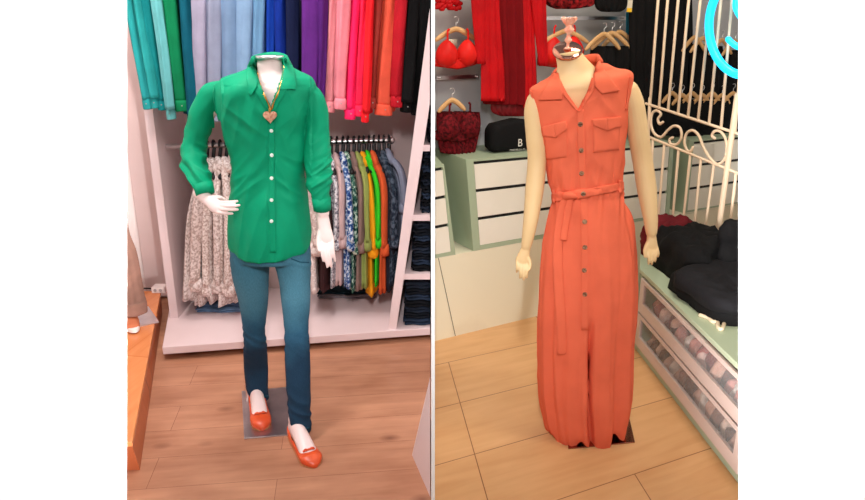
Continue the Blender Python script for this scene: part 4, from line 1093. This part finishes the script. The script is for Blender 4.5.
for di, (z0, z1) in enumerate(((zt-.025-Hh/2+.006, zt-.032), (.04, zt-.025-Hh/2-.004))):
    m = M(); s0, s1 = .035, 1.12; fwid = .045
    cbox(s0, s0+fwid, -.002, .012, z0, z1, m); cbox(s1-fwid, s1, -.002, .012, z0, z1, m)
    cbox(s0+fwid, s1-fwid, -.002, .012, z0, z0+.055, m); cbox(s0+fwid, s1-fwid, -.002, .012, z1-.02, z1, m)
    dr = obj('drawer', m, LF, ct, False)
    obj('glass_pane', cbox(s0+fwid, s1-fwid, .002, .005, z0+.055, z1-.02), GLASS, dr, False)
    obj('tray', cbox(s0, s1, -.4, -.01, z0-.002, z0+.008), LF, dr, False)
    # contents
    rnd = random.Random(di+11); cols = [(216, 140, 126), (176, 84, 80), (240, 200, 190), (130, 60, 62), (226, 176, 156), (96, 64, 58), (220, 150, 140), (244, 226, 216)] if di == 0 else [(206, 156, 134), (130, 90, 76), (232, 196, 174), (98, 66, 54), (214, 168, 150), (240, 220, 205)]
    cn_ = 18
    for i in range(cn_):
        c_ = cols[i % len(cols)]; s = s0+fwid+.03+(s1-s0-2*fwid-.06)*i/(cn_-1)
        w_ = .032; m = M(); hh_ = (z1-z0-.075)*(.45+.45*rnd.random()); rr_ = rnd.uniform(-.9, .9)
        cpt = ca+cu_*s-cn*(-.0)+cn*(-.05-.02*rnd.random())
        pts = [Vector((cpt.x, cpt.y, z0+.014)), Vector((cpt.x, cpt.y, z0+.012+hh_*.5))+cu_*rr_*.03, Vector((cpt.x, cpt.y, z0+.01+hh_))+cu_*rr_*.06]
        ss = rnd.random()*9
        m.tube(pts, [(.036, .03), (.042, .034), (.03, .022)], 20, up=tuple(cn), sm=5, disp=lambda th, t_, ss=ss: 1+.12*math.sin(3*th+ss+5*t_)+.1*math.sin(5*th-ss))
        single('folded_lingerie', m, fabric('lingerie_%d_%d_%d' % c_, c_, k=.75), '%s folded lingerie in the %s glass drawer, %s from the far end' % (['pink', 'dusty red', 'pale blush', 'maroon', 'peach', 'brown', 'rose', 'cream'][i % 8] if di == 0 else ['tan', 'brown', 'beige', 'dark brown', 'fawn', 'cream'][i % 6], ['upper', 'lower'][di], ['first', 'second', 'third', 'fourth', 'fifth', 'sixth', 'seventh', 'eighth', 'ninth', 'tenth', 'eleventh', 'twelfth', 'thirteenth', 'fourteenth', 'fifteenth', 'sixteenth', 'seventeenth', 'last'][i]), 'lingerie', 'lingerie rolled in the %s glass drawer' % ['upper', 'lower'][di])
# ---- clothes on counter
def heap(outline_px, z0, hgt, mt, name, label, cat, seed=0, flat=.6, lay=0, amp=.014, n=40):
    """soft pile: footprint from pixel outline at height z0, domed with folds"""
    pts = [G(x, y, z0) for x, y in outline_px]; c = sum(pts, Vector())/len(pts)
    M_ = 64; ring0 = []
    Lp = len(pts)
    for j in range(M_):
        q_ = j/M_*Lp; i = int(q_); f = q_-i; g = lambda k_: pts[k_ % Lp]
        ring0.append(Vector([cr(g(i-1)[a_], g(i)[a_], g(i+1)[a_], g(i+2)[a_], f) for a_ in range(3)]))
    m = M(); rs = [[p.copy() for p in ring0]]
    for i in range(1, 15):
        f = i/15; ph = f*PI/2
        h_ = hgt*math.sin(ph)**flat; s = math.cos(ph)**.45
        rg = []
        for j, p in enumerate(ring0):
            v = c+(p-c)*s; nz = fbm(v.x*14+seed, v.y*14, h_*10)*amp*1.6+fbm(v.x*35, v.y*35+seed, h_*30)*amp*.7+(math.sin(h_*lay)*.006 if lay else 0)
            dir_ = (p-c).normalized()
            rg.append(Vector((v.x, v.y, z0+h_+nz*f))+dir_*(nz*(1-f*.5)))
        rs.append(rg)
    m.rings(rs); return m
Z = zt+.001
def pile(rows, ratio, mt, name, label, cat, seed=0, amp=.05):
    m = M(); rows = [(r[0], r[2], r[1], r[2], r[3]) for r in rows]
    def dd(th, t): return 1+amp*fbm(math.cos(th)*2.5+seed, t*5, math.sin(th)*2.5)+amp*.6*fbm(math.cos(th)*7+seed, t*16, math.sin(th)*5)+amp*.35*math.sin(t*22+3*math.cos(th+seed))
    loft(m, rows, ratio=ratio, n=64, k=6, disp=dd, ex=.8)
    o = single(name, m, mt, label, cat)
    wrinkle(o, lambda p, n: .013*ridge(p, 9, 9, 15, seed)+.006*ridge(p, 22, 22, 30, seed+3))
    return o
def yz(x, Y, z=None):
    return topx(Vector((P(x, 260, Y).x, Y, Z if z is None else z)))[1]
Ya, Yb, Yc = 3.12, 2.84, 2.62
def hp(out, h, mt, name, label, seed, amp=.014, flat=.55):
    o = single(name, heap(out, Z, h, mt, 'x', '', '', seed, flat=flat, amp=.012), mt, label, 'garment')
    wrinkle(o, lambda p, n: (amp*ridge(p, 8, 8, 16, seed)+amp*.5*ridge(p, 20, 20, 30, seed+3))*max(.15, n.z+.3))
hp([(641, 253), (652, 258), (668, 256), (684, 253), (694, 247), (676, 243), (650, 245)], .165, fabric('burgundy_knit', (112, 30, 38), k=.85), 'folded_sweater', 'crumpled burgundy garment at the back of the green counter', 2)
hp([(650, 262), (662, 272), (684, 288), (706, 290), (726, 280), (727, 264), (704, 256), (672, 255)], .19, BLACKCLOTH, 'folded_trousers', 'rumpled pile of black clothing on the middle of the counter', 5)
Yb = 2.75
CH = fabric('charcoal_cloth', (31, 30, 33))
m = heap([(668, 286), (692, 278), (745, 268), (785, 290), (752, 322), (716, 323), (688, 304)], Z, .085, CH, 'x', '', '', 8, amp=.006, flat=.35)
m2_ = heap([(674, 284), (700, 274), (748, 264), (780, 286), (748, 312), (716, 312), (690, 296)], Z+.05, .075, CH, 'x', '', '', 9, amp=.008, flat=.4)
for mm_ in (m, m2_): pass
t = thing('pleated_skirt', 'neatly folded charcoal garment at the front of the counter', 'garment', G(715, 300, Z))
wrinkle(obj('folded_layer', m, BLACKCLOTH, t), lambda p, n: .005*ridge(p, 6, 20, 40, 2)); wrinkle(obj('folded_layer', m2_, CH, t), lambda p, n: .006*ridge(p+Vector((p.y*.6, 0, 0)), 22, 5, 20, 4))
pile([(728, 742, 222, Yb+.3), (722, 760, 232, Yb+.3), (720, 770, 260, Yb+.3), (720, 770, yz(740, Yb+.3), Yb+.3)], .3, BLACKCLOTH, 'black_bag', 'upright black bag on the counter behind the gate post', 'bag', 12, .05)
IV = mat('ivory_cord', (226, 206, 176), .7)
def gz(x, y, dz=0.0): return G(x, y, Z+.006+dz)
m = M(); m.tube([gz(700, 315), gz(708, 318), gz(714, 322), gz(720, 318), gz(724, 322), gz(722, 329), gz(718, 327), gz(719, 320), gz(728, 316), gz(738, 322), gz(748, 326)], .008, 10, sm=6)
single('drawstring', m, IV, 'ivory drawstring cord lying looped on the counter edge', 'cord')
m = M(); m.tube([gz(733, 280, .09), gz(738, 288, .09), gz(741, 300, .07), gz(748, 310, .03)], [(.01, .01), (.018, .01), (.02, .01), (.012, .008)], 12, sm=4)
single('folded_ribbon', m, IV, 'ivory ribbon draped over the folded charcoal garment at the right edge', 'ribbon')
# ---- gate
ga = P(648, 105, 3.62); zu = ga.z
gb = G(729, 131.5, zu); 
gu = (gb-ga); gu.z = 0; gu.normalize(); ga0 = P(648, 105, 3.8); gb0 = P(729, 131, 3.45); ga0.z = 0; gb0.z = 0
def GW(px, py, d=0): return W(px, py, ga0, gb0, d)
GATE = mat('cream_painted_iron', (240, 214, 184), .45)
gt = thing('ornate_gate', 'cream painted iron gate panel with scrolls and upright bars behind the counter', 'gate', (ga0+gb0)/2)
br_ = .0075
for (x0, y0, x1, y1, r_) in ((646, 103.5, 760, 141, .009), (646.5, 136, 760, 182.5, .009)):
    obj('rail', M().tube([GW(x0, y0), GW(x1, y1)], (r_*.8, r_), 4 if False else 8), GATE, gt)
ub = [(658, 650), (667.5, 659), (678, 668), (688.5, 678), (700, 688), (710.5, 698), (720.5, 709), (731.5, 721), (745, 735)]
for xt, xb in ub:
    yb = 103.5+(xb-646)*.329; xt2 = xt+(xt-xb)*.3
    obj('bar', M().tube([GW(xt2, -30), GW(xb, yb)], br_, 8), GATE, gt)
lbars = [(653, 139, 649, 215), (664.5, 143, 658, 222), (678.6, 149, 672, 226), (690.5, 154, 682, 231), (701, 159, 693.5, 236), (714, 164, 703.5, 241), (736, 173, 727, 252), (748, 178, 740, 256)]
def low(x0, y0, x1, y1, z):
    a, b = GW(x0, y0), GW(x1, y1); return a, a+(b-a)*((z-a.z)/(b.z-a.z))
zl = Z+.045
for c_ in lbars: obj('bar', M().tube(low(*c_, zl), br_, 8), GATE, gt)
obj('rail', M().tube([low(*lbars[0], zl)[1]-Vector((0, 0, .004)), low(*lbars[-1], zl)[1]-Vector((0, 0, .004))], .008, 8), GATE, gt)
obj('post', M().tube([GW(650, 98), GW(648, 140)], .009, 8), GATE, gt)
obj('post', M().tube(low(737.5, 95, 716, 248, Z+.012), .0145, 10), GATE, gt)
sc1 = [(663, 122), (659.5, 124), (658, 119), (661, 114), (656.5, 110.5), (652, 114), (651, 124), (654, 133), (661, 137), (668, 130), (674, 126), (680, 128), (681.5, 137), (677, 144), (671, 144), (669.5, 139.5), (673, 137.5)]
sc2 = [(693, 147), (691, 151), (687, 150), (684.5, 142), (687, 133), (693, 130.5), (699, 136), (704, 148), (710, 158), (717, 164), (724, 160), (727, 150), (725.5, 139), (721, 132), (715, 131), (712, 135.5), (715, 138.5)]
for s in (sc1, sc2): obj('scroll', M().tube([GW(x, y, .0) for x, y in s], .0072, 10, sm=5, up=(0, -1, 0)), GATE, gt)
# ---- neon sign
NEON = mat('cyan_neon_tube', (20, 200, 255), .3, emit=1.25)
NEONC = NEON
ns = thing('neon_sign', 'glowing cyan neon ring sign hanging in front of the gate at the top right', 'neon sign', GW(742, 80, .08))
pts = [GW(743+34*math.cos(a), 26+49*math.sin(a), .08) for a in [math.radians(x) for x in range(-20, 318, 12)]]
m = M(); m.tube(pts, .02, 14, sm=2); obj('neon_ring', m, NEON, ns)
m = M(); m.tube([GW(x, y, .08) for x, y in ((728, 39), (732, 43), (739, 47), (748, 46), (755, 38), (752, 30))], .014, 12, sm=4); obj('neon_stroke', m, NEON, ns)
m = M(); m.tube([GW(x, y, .08) for x, y in ((739, -10), (736, 0), (736, 8), (741, 17), (750, 22))], .014, 12, sm=4); obj('neon_stroke', m, NEON, ns)
m = M()
for x, y in ((712, 50), (735, 76), (712, 2)):
    obj('standoff', M().tube([GW(x, y, .075), GW(x, y, .008)], .004, 6), CHROME, ns)
# ================================================================== MANNEQUIN 2
Y2 = 2.49; k2 = pxm(Y2)
bp_ = [G(568.2, 449.5), G(634.8, 443), G(628.5, 415.5), G(566, 421)]
b2 = sum(bp_, Vector())/4
mr = thing('dressed_mannequin', 'headless beige mannequin in a long sleeveless coral shirt dress', 'mannequin', (b2.x, b2.y, 0))
obj('base_plate', M().prism(bp_, (0, 0, .006)), mat('copper_mirror_plate', (170, 120, 108), .12, 1), mr, False, bevel=.001)
m = M()
loft(m, [(555, 54, 580.5, 50, Y2), (556.5, 61, 584.5, 56, Y2), (557, 69, 591, 63, Y2), (553, 77, 600, 70, Y2), (540, 90, 622, 79, Y2), (538, 103, 624, 94, Y2), (545, 120, 616, 114, Y2), (550, 146, 615, 142, Y2), (556, 180, 616, 176, Y2), (558, 196, 616, 192, Y2), (552, 225, 622, 222, Y2), (552, 260, 622, 258, Y2)],
     ratio=lambda t: .8-.38*min(1, t/.4), n=48)
m.tube([q(536, 98, Y2), q(534.5, 112, Y2), q(536.5, 140, Y2), q(537, 160, Y2), q(534.5, 190, Y2-.02), q(530, 225, Y2-.05), q(526, 247, Y2-.06)], [.030, .037, .037, .034, .034, .026, .018], 18, sm=5)
hand(m, q(526, 248, Y2-.06), q(523, 257, Y2-.065), [q(516.8, 272, Y2-.07), q(520, 278, Y2-.08), q(523.4, 280, Y2-.085), q(526.8, 277.5, Y2-.085)], q(529.5, 270, Y2-.09), 0, wr=.018, pr=(.024, .013), up=(-.2, -1, 0), curl=.01, fr=.0056)
m.tube([q(629, 88, Y2), q(633.5, 104, Y2), q(638.5, 135, Y2), q(642.5, 160, Y2), q(647, 190, Y2-.02), q(650.5, 218, Y2-.05), q(651.5, 234, Y2-.06)], [.030, .037, .037, .036, .035, .026, .019], 18, sm=5)
hand(m, q(651.5, 236, Y2-.06), q(651.8, 244, Y2-.065), [q(648.5, 264, Y2-.09), q(651.8, 264.5, Y2-.085), q(655, 261.5, Y2-.08), q(657.8, 256.5, Y2-.07)], q(645, 257, Y2-.09), 0, wr=.018, pr=(.023, .013), up=(.2, -1, 0), curl=.01, fr=.0056)
m.tube([q(572, 255, Y2), q(582, 340, Y2), q(588, 400, Y2), q(590, 425, Y2), q(594, 436, Y2-.0)], [.08, .055, .035, .03, .028], 16, sm=4)
m.tube([q(604, 255, Y2), q(604, 340, Y2), q(604, 400, Y2), q(606, 425, Y2), q(606, 432, Y2)], [.08, .055, .035, .03, .028], 16, sm=4)
ft = G(597, 438); m.tube([G(604, 425)+Vector((0, 0, .05)), G(599, 434)+Vector((0, 0, .03)), G(597, 440)+Vector((0, 0, .02))], [.03, .028, .016], 14, sm=4)
body2 = obj('body', m, SKIN2, mr); bake(body2, .003, 2)
# cap and finial
cpx = q(567.5, 50, Y2); ax = Vector((-.12, -.62, 1)).normalized()
COPPER = mat('rose_copper_cap', (214, 150, 130), .12, 1)
cap = obj('neck_cap', M().lathe(cpx, [(13.4*k2, -.008), (13.6*k2, 0), (13.0*k2, .003), (.004, .004)], ax, 40), COPPER, mr)
FIN = mat('peach_resin', (248, 150, 120), .25, col2=(255, 196, 170), scale=30)
fin = M(); f0 = cpx+ax*.003
fin.lathe(f0, [(.014, 0), (.012, .004), (.005, .008), (.005, .02), (.012, .026), (.013, .032), (.008, .038), (.006, .05), (.016, .058), (.018, .066), (.010, .074), (.008, .08)], (0.02, 0, 1), 20)
fo = obj('finial', fin, FIN, mr)
c0 = f0+Vector((0, 0, .082))
for i in range(6):
    a = 2*PI*i/6; d = Vector((math.cos(a), math.sin(a), .9)).normalized()
    pm = M(); pm.tube([c0-Vector((0, 0, .012)), c0+d*.018, c0+d*.034+Vector((0, 0, -.004))], [(.004, .003), (.010, .004), (.005, .002)], 10, sm=3); obj('petal', pm, FIN, fo)
# dress
CORAL = fabric('coral_dress_cloth', (230, 108, 78), k=.97, rough=.8, bump=.2, bscale=16)
def ddisp(th, t):
    fx = math.cos(th); front = max(0, -math.sin(th))
    d = 1+.012*fbm(fx*5, t*14, 2)
    if t > .5:
        g = min(1, (t-.5)/.18)
        d += g*(.030*math.sin(th*9+1.3+math.sin(t*4))+.022*math.sin(th*17+t*3+1)*(.4+.6*math.sin(t*6+th))+.008*math.sin(th*29+1))*(.4+.7*t)
        rd = lambda x: 1-2*abs(math.sin(x))**.8
        d += g*(.032*rd(th*5.5+.4+.5*math.sin(t*4))+.014*rd(th*9.3+t*2))*(.5+.6*t)
        # front slit
        s0 = math.exp(-((th-4.66-.02*t)/.04)**2)
        d -= s0*min(1, max(0, (t-.72)/.06))*.42
    else:
        d += .012*math.sin(th*16)*math.exp(-((t-.46)/.07)**2)+(.06*math.exp(-((abs(fx)-.45)/.25)**2)*math.exp(-((t-.30)/.07)**2)*front)
        d += .012*math.sin(th*31+2*math.sin(th*5))*max(0, (t-.36))*5
    return d
def dhem(th, t):
    return (max(0, t-.93)/.07)*(.020*math.sin(th*6+.4)+.012*math.sin(th*13+1)+.02*math.exp(-((th-4.69)/.12)**2))
m = M()
rowsD = [(556.5, 70, 597, 62, Y2), (548, 76.5, 609, 65.5, Y2), (538.5, 83, 621, 69.5, Y2), (529.5, 89.5, 632, 73.5, Y2), (531, 101, 630.5, 88, Y2), (535, 120, 627, 110, Y2), (541, 146, 626, 140, Y2), (548.5, 180, 623, 172, Y2), (552, 196, 623, 187, Y2), (547, 215, 629.5, 210, Y2), (541.5, 250, 635.5, 246, Y2), (539, 288, 637, 286, Y2), (538, 325, 635, 325, Y2), (538.5, 360, 632.5, 360, Y2), (539.5, 395, 631, 393, Y2-.01), (545, 425, 628.5, 418, Y2-.02), (551, 438, 625, 430, Y2-.02)]
loft(m, rowsD, ratio=lambda t: (.72-3.2*t if t < .1 else .40+.15*min(1, (t-.1)/.2)) if t < .5 else .55+.25*(t-.5), n=260, k=10, disp=ddisp, hem=dhem, cap=False)
dr = obj('shirt_dress', m, CORAL, mr)
def dw(p, n):
    x, y = topx(p)
    if y < 190:
        g_ = math.exp(-((y-176)/20)**2)
        return (.0022*ridge(p+Vector((p.z*.15, 0, 0)), 16, 6, 4, 1)+.003*g_*ridge(p, 48, 10, 5, 2)+.002*ridge(p+Vector((0, 0, abs(p.x-.56))), 7, 5, 14, 5))*(.4 if abs(x-581) < 5 else 1)
    return .0035*math.exp(-((y-205)/20)**2)*ridge(p, 40, 10, 4, 3)+.0045*ridge(p+Vector((p.z*.06, 0, 0)), 15, 8, 1.6, 7)+.0015*ridge(p, 9, 9, 9, 4)
wrinkle(dr, lambda p, n: 1.5*dw(p, n)-(.005 if p.z < 1.0 else .001))
db0 = bvh(dr)
V2 = [(552, 40), (602, 40), (597, 64), (591, 86), (579, 110), (575, 106), (566, 92), (557, 74)]
cut(dr, V2, Y2+.02)
db = [bvh(dr), bvh(body2)]
obj('placket', patch([db0], [(577, 111), (577.5, 150), (580, 195), (581, 250), (581, 330)], [(583.5, 109), (584.5, 150), (587, 193), (588.5, 250), (588, 330)], .001, .003, 5, 70), CORAL, dr)
obj('collar', patch(db, [(556, 73), (549, 82), (543, 91), (539, 100)], [(558.5, 73), (560.5, 83), (563, 92), (562, 99.5)], .005, .005, 10, 18), CORAL, dr)
obj('collar_front', patch(db, [(557, 80), (561, 92), (569, 102), (577, 112)], [(560.5, 80), (566.5, 92), (573.5, 102), (580, 111)], .004, .003, 4, 18), CORAL, dr)
obj('collar', patch(db, [(596, 64), (593, 76), (595, 87), (601.5, 94)], [(599, 62), (604, 71), (612, 81), (619, 91)], .005, .004, 10, 18), CORAL, dr)
obj('collar_front', patch(db, [(591.5, 78), (587, 92), (581, 103), (577, 111)], [(596, 80), (592.5, 93), (585.5, 103), (580.5, 112)], .004, .003, 4, 18), CORAL, dr)
m = M(); rs = []; cc = q(576, 65, Y2)
for i in range(33):
    a = math.radians(-20+220*i/32); c0 = Vector((math.cos(a), math.sin(a)*.85, 0)); R0 = 19*k2
    tl_ = Vector((0, 0, .03*math.cos(a)))
    p = cc+c0*R0+tl_; lo = p-Vector((0, 0, .02)); hi = p+Vector((0, 0, .004+.012*max(0, math.sin(a)))); fo_ = cc+c0*R0*1.25+tl_-Vector((0, 0, .015)); o_ = c0*.006
    rs.append([lo, hi, hi+o_, fo_+o_*.4, fo_-Vector((0, 0, .004)), lo+o_])
m.rings(rs); obj('collar_stand', m, CORAL, dr)
obj('pocket', patch([db0], [(544, 128), (546, 160)], [(567, 124), (567, 157)], .0008, .002, 10, 12), CORAL, dr)
obj('pocket', patch([db0], [(593, 119), (593, 153)], [(620, 117), (619, 150)], .0008, .002, 10, 12), CORAL, dr)
def flap(l, mid, r, tl, tr):
    return patch([db0], [tl, l], [tr, r], .003, .003, 14, 6)
def flap2(tl, tr, bl_, bm_, br2):
    L = [tl, bl_]; m = M()
    a = patch([db0], [tl, bl_], [((tl[0]+tr[0])/2, (tl[1]+tr[1])/2), bm_], .004, .003, 7, 6)
    b = patch([db0], [((tl[0]+tr[0])/2, (tl[1]+tr[1])/2), bm_], [tr, br2], .004, .003, 7, 6)
    m.add(a.v, a.f); m.add(b.v, b.f); return m
obj('pocket_flap', flap2((541.5, 126), (566, 121), (543, 136), (556, 137.5), (567, 129)), CORAL, dr)
obj('pocket_flap', flap2((591.5, 119.5), (620.5, 116.5), (593, 125), (607, 131), (621, 126)), CORAL, dr)
# belt
def Bp(x, y, o=.01):
    h = hit([db0], x, y)
    p = h[0] if h else P(x, y, Y2-.03)
    return p+(CAM-p).normalized()*o
m = patch([db0], [(553.5, 193), (571, 191), (590, 188), (610, 184.5), (622.5, 181.5)], [(554.5, 201.5), (571, 199.5), (590, 196.5), (610, 192.5), (623, 189.5)], .004, .004, 6, 50, bow=.3)
belt = obj('belt', m, CORAL, dr)
obj('belt_knot', M().tube([Bp(564, 199), Bp(567, 196, .016), Bp(571, 195.5, .018), Bp(576, 197, .012)], [(.010, .008), (.016, .012), (.015, .012), (.008, .006)], 14, sm=4), CORAL, belt)
m = M(); m.tube([Bp(568, 197, .012), Bp(563, 206, .012), Bp(559.5, 225, .010), Bp(557.5, 250, .010), Bp(558.5, 285, .009), Bp(561, 320, .009), Bp(562, 354, .008)], [(.012, .004), (.016, .004), (.017, .004), (.0185, .0035), (.0185, .0035), (.018, .003), (.018, .003)], 12, sm=6, up=(0, -1, 0))
obj('belt_end', m, CORAL, belt)
obj('belt_end', M().tube([Bp(571, 197, .012), Bp(568.5, 208, .010), Bp(565, 228, .010), Bp(563.5, 240, .010)], [(.010, .003), (.013, .003), (.013, .003), (.013, .003)], 12, sm=6, up=(0, -1, 0)), CORAL, belt)
for x, y, w in ((554, 197, 1.2), (619, 187, 1.2)):
    obj('belt_loop', patch([db0], [(x-w, y-7), (x-w+.5, y+6)], [(x+w, y-7), (x+w+.5, y+6)], .008, .003, 2, 8), CORAL, dr)
HORN = mat('horn_button', (96, 60, 44), .25, col2=(170, 130, 100), scale=150)
for x, y in ((580, 124), (581, 150), (581.3, 173), (583.2, 193), (584.5, 221.5), (585, 247), (584.5, 270), (585, 294)):
    h = hit([db0], x, y); n = h[1] if h[1].y < 0 else -h[1]
    obj('button', M().lathe(h[0]+n*(.004 if y != 193 else .009), [(.0085, 0), (.0088, .002), (.0065, .0035), (.004, .002)], n, 18), HORN, dr)
for pts_ in (([(529.8, 90), (533, 104), (536, 120)], [(531.3, 90), (534.6, 104), (537.6, 120)]), ([(629.8, 75), (627.4, 92), (625.2, 110)], [(631.3, 75), (629, 92), (627, 110)])):
    obj('armhole_seam', patch([db0], pts_[0], pts_[1], .001, .002, 2, 14), CORAL, dr)

# ================================================================== LIGHTS
def area(name, loc, target, size, power, col=(1, 1, 1), sy=None):
    d = bpy.data.lights.new(name, 'AREA'); d.energy = power; d.color = col; d.shape = 'RECTANGLE'; d.size = size; d.size_y = sy or size
    o = bpy.data.objects.new(name, d); COL.objects.link(o); o.location = loc
    o.rotation_euler = (Vector(target)-Vector(loc)).to_track_quat('-Z', 'Y').to_euler(); return o
area('ceiling_light_left', (-1.05, 2.15, 2.7), (-.7, 2.8, .3), .4, 27, (1, .95, .93))
area('ceiling_light_left_rear', (-.85, 3.1, 2.9), (-.85, 3.25, 0), .9, 26, (1, .92, .89), .4)
area('ceiling_light_right', (1.1, 2.05, 2.7), (.8, 2.8, .3), .4, 19, (1, .90, .72))
area('ceiling_light_right_rear', (.95, 3.0, 2.9), (1.0, 3.3, 0), .9, 19, (1, .90, .75), .4)
area('front_fill', (0, .1, 2.6), (0, 2.0, 1.0), 2.2, 12, (1, .98, .95), .6)  # added fill from behind the viewpoint; no corridor lamp is known
for sx in (-1, 1):
    wl = area('margin_fill', (-sx*.3, .0, 1.05), (sx*1.14, 1.93, 1.0), .05, 17, (1, 1, 1), 1.5)  # added lamps, there only to whiten the side margin panels
    wl.data.spread = math.radians(25)
wl = area('strip_fill', (0, .2, 2.3), (0, 1.93, 1.1), .04, 5, (1, 1, 1), .3); wl.data.spread = math.radians(48)  # added lamp that whitens the thin middle strip
w = bpy.data.worlds.new('world'); sc.world = w; w.use_nodes = True
w.node_tree.nodes['Background'].inputs[0].default_value = (1, .98, .97, 1); w.node_tree.nodes['Background'].inputs[1].default_value = .22
sc.view_settings.view_transform = 'Standard'; sc.view_settings.look = 'None'; sc.view_settings.gamma = 1; sc.view_settings.exposure = .0
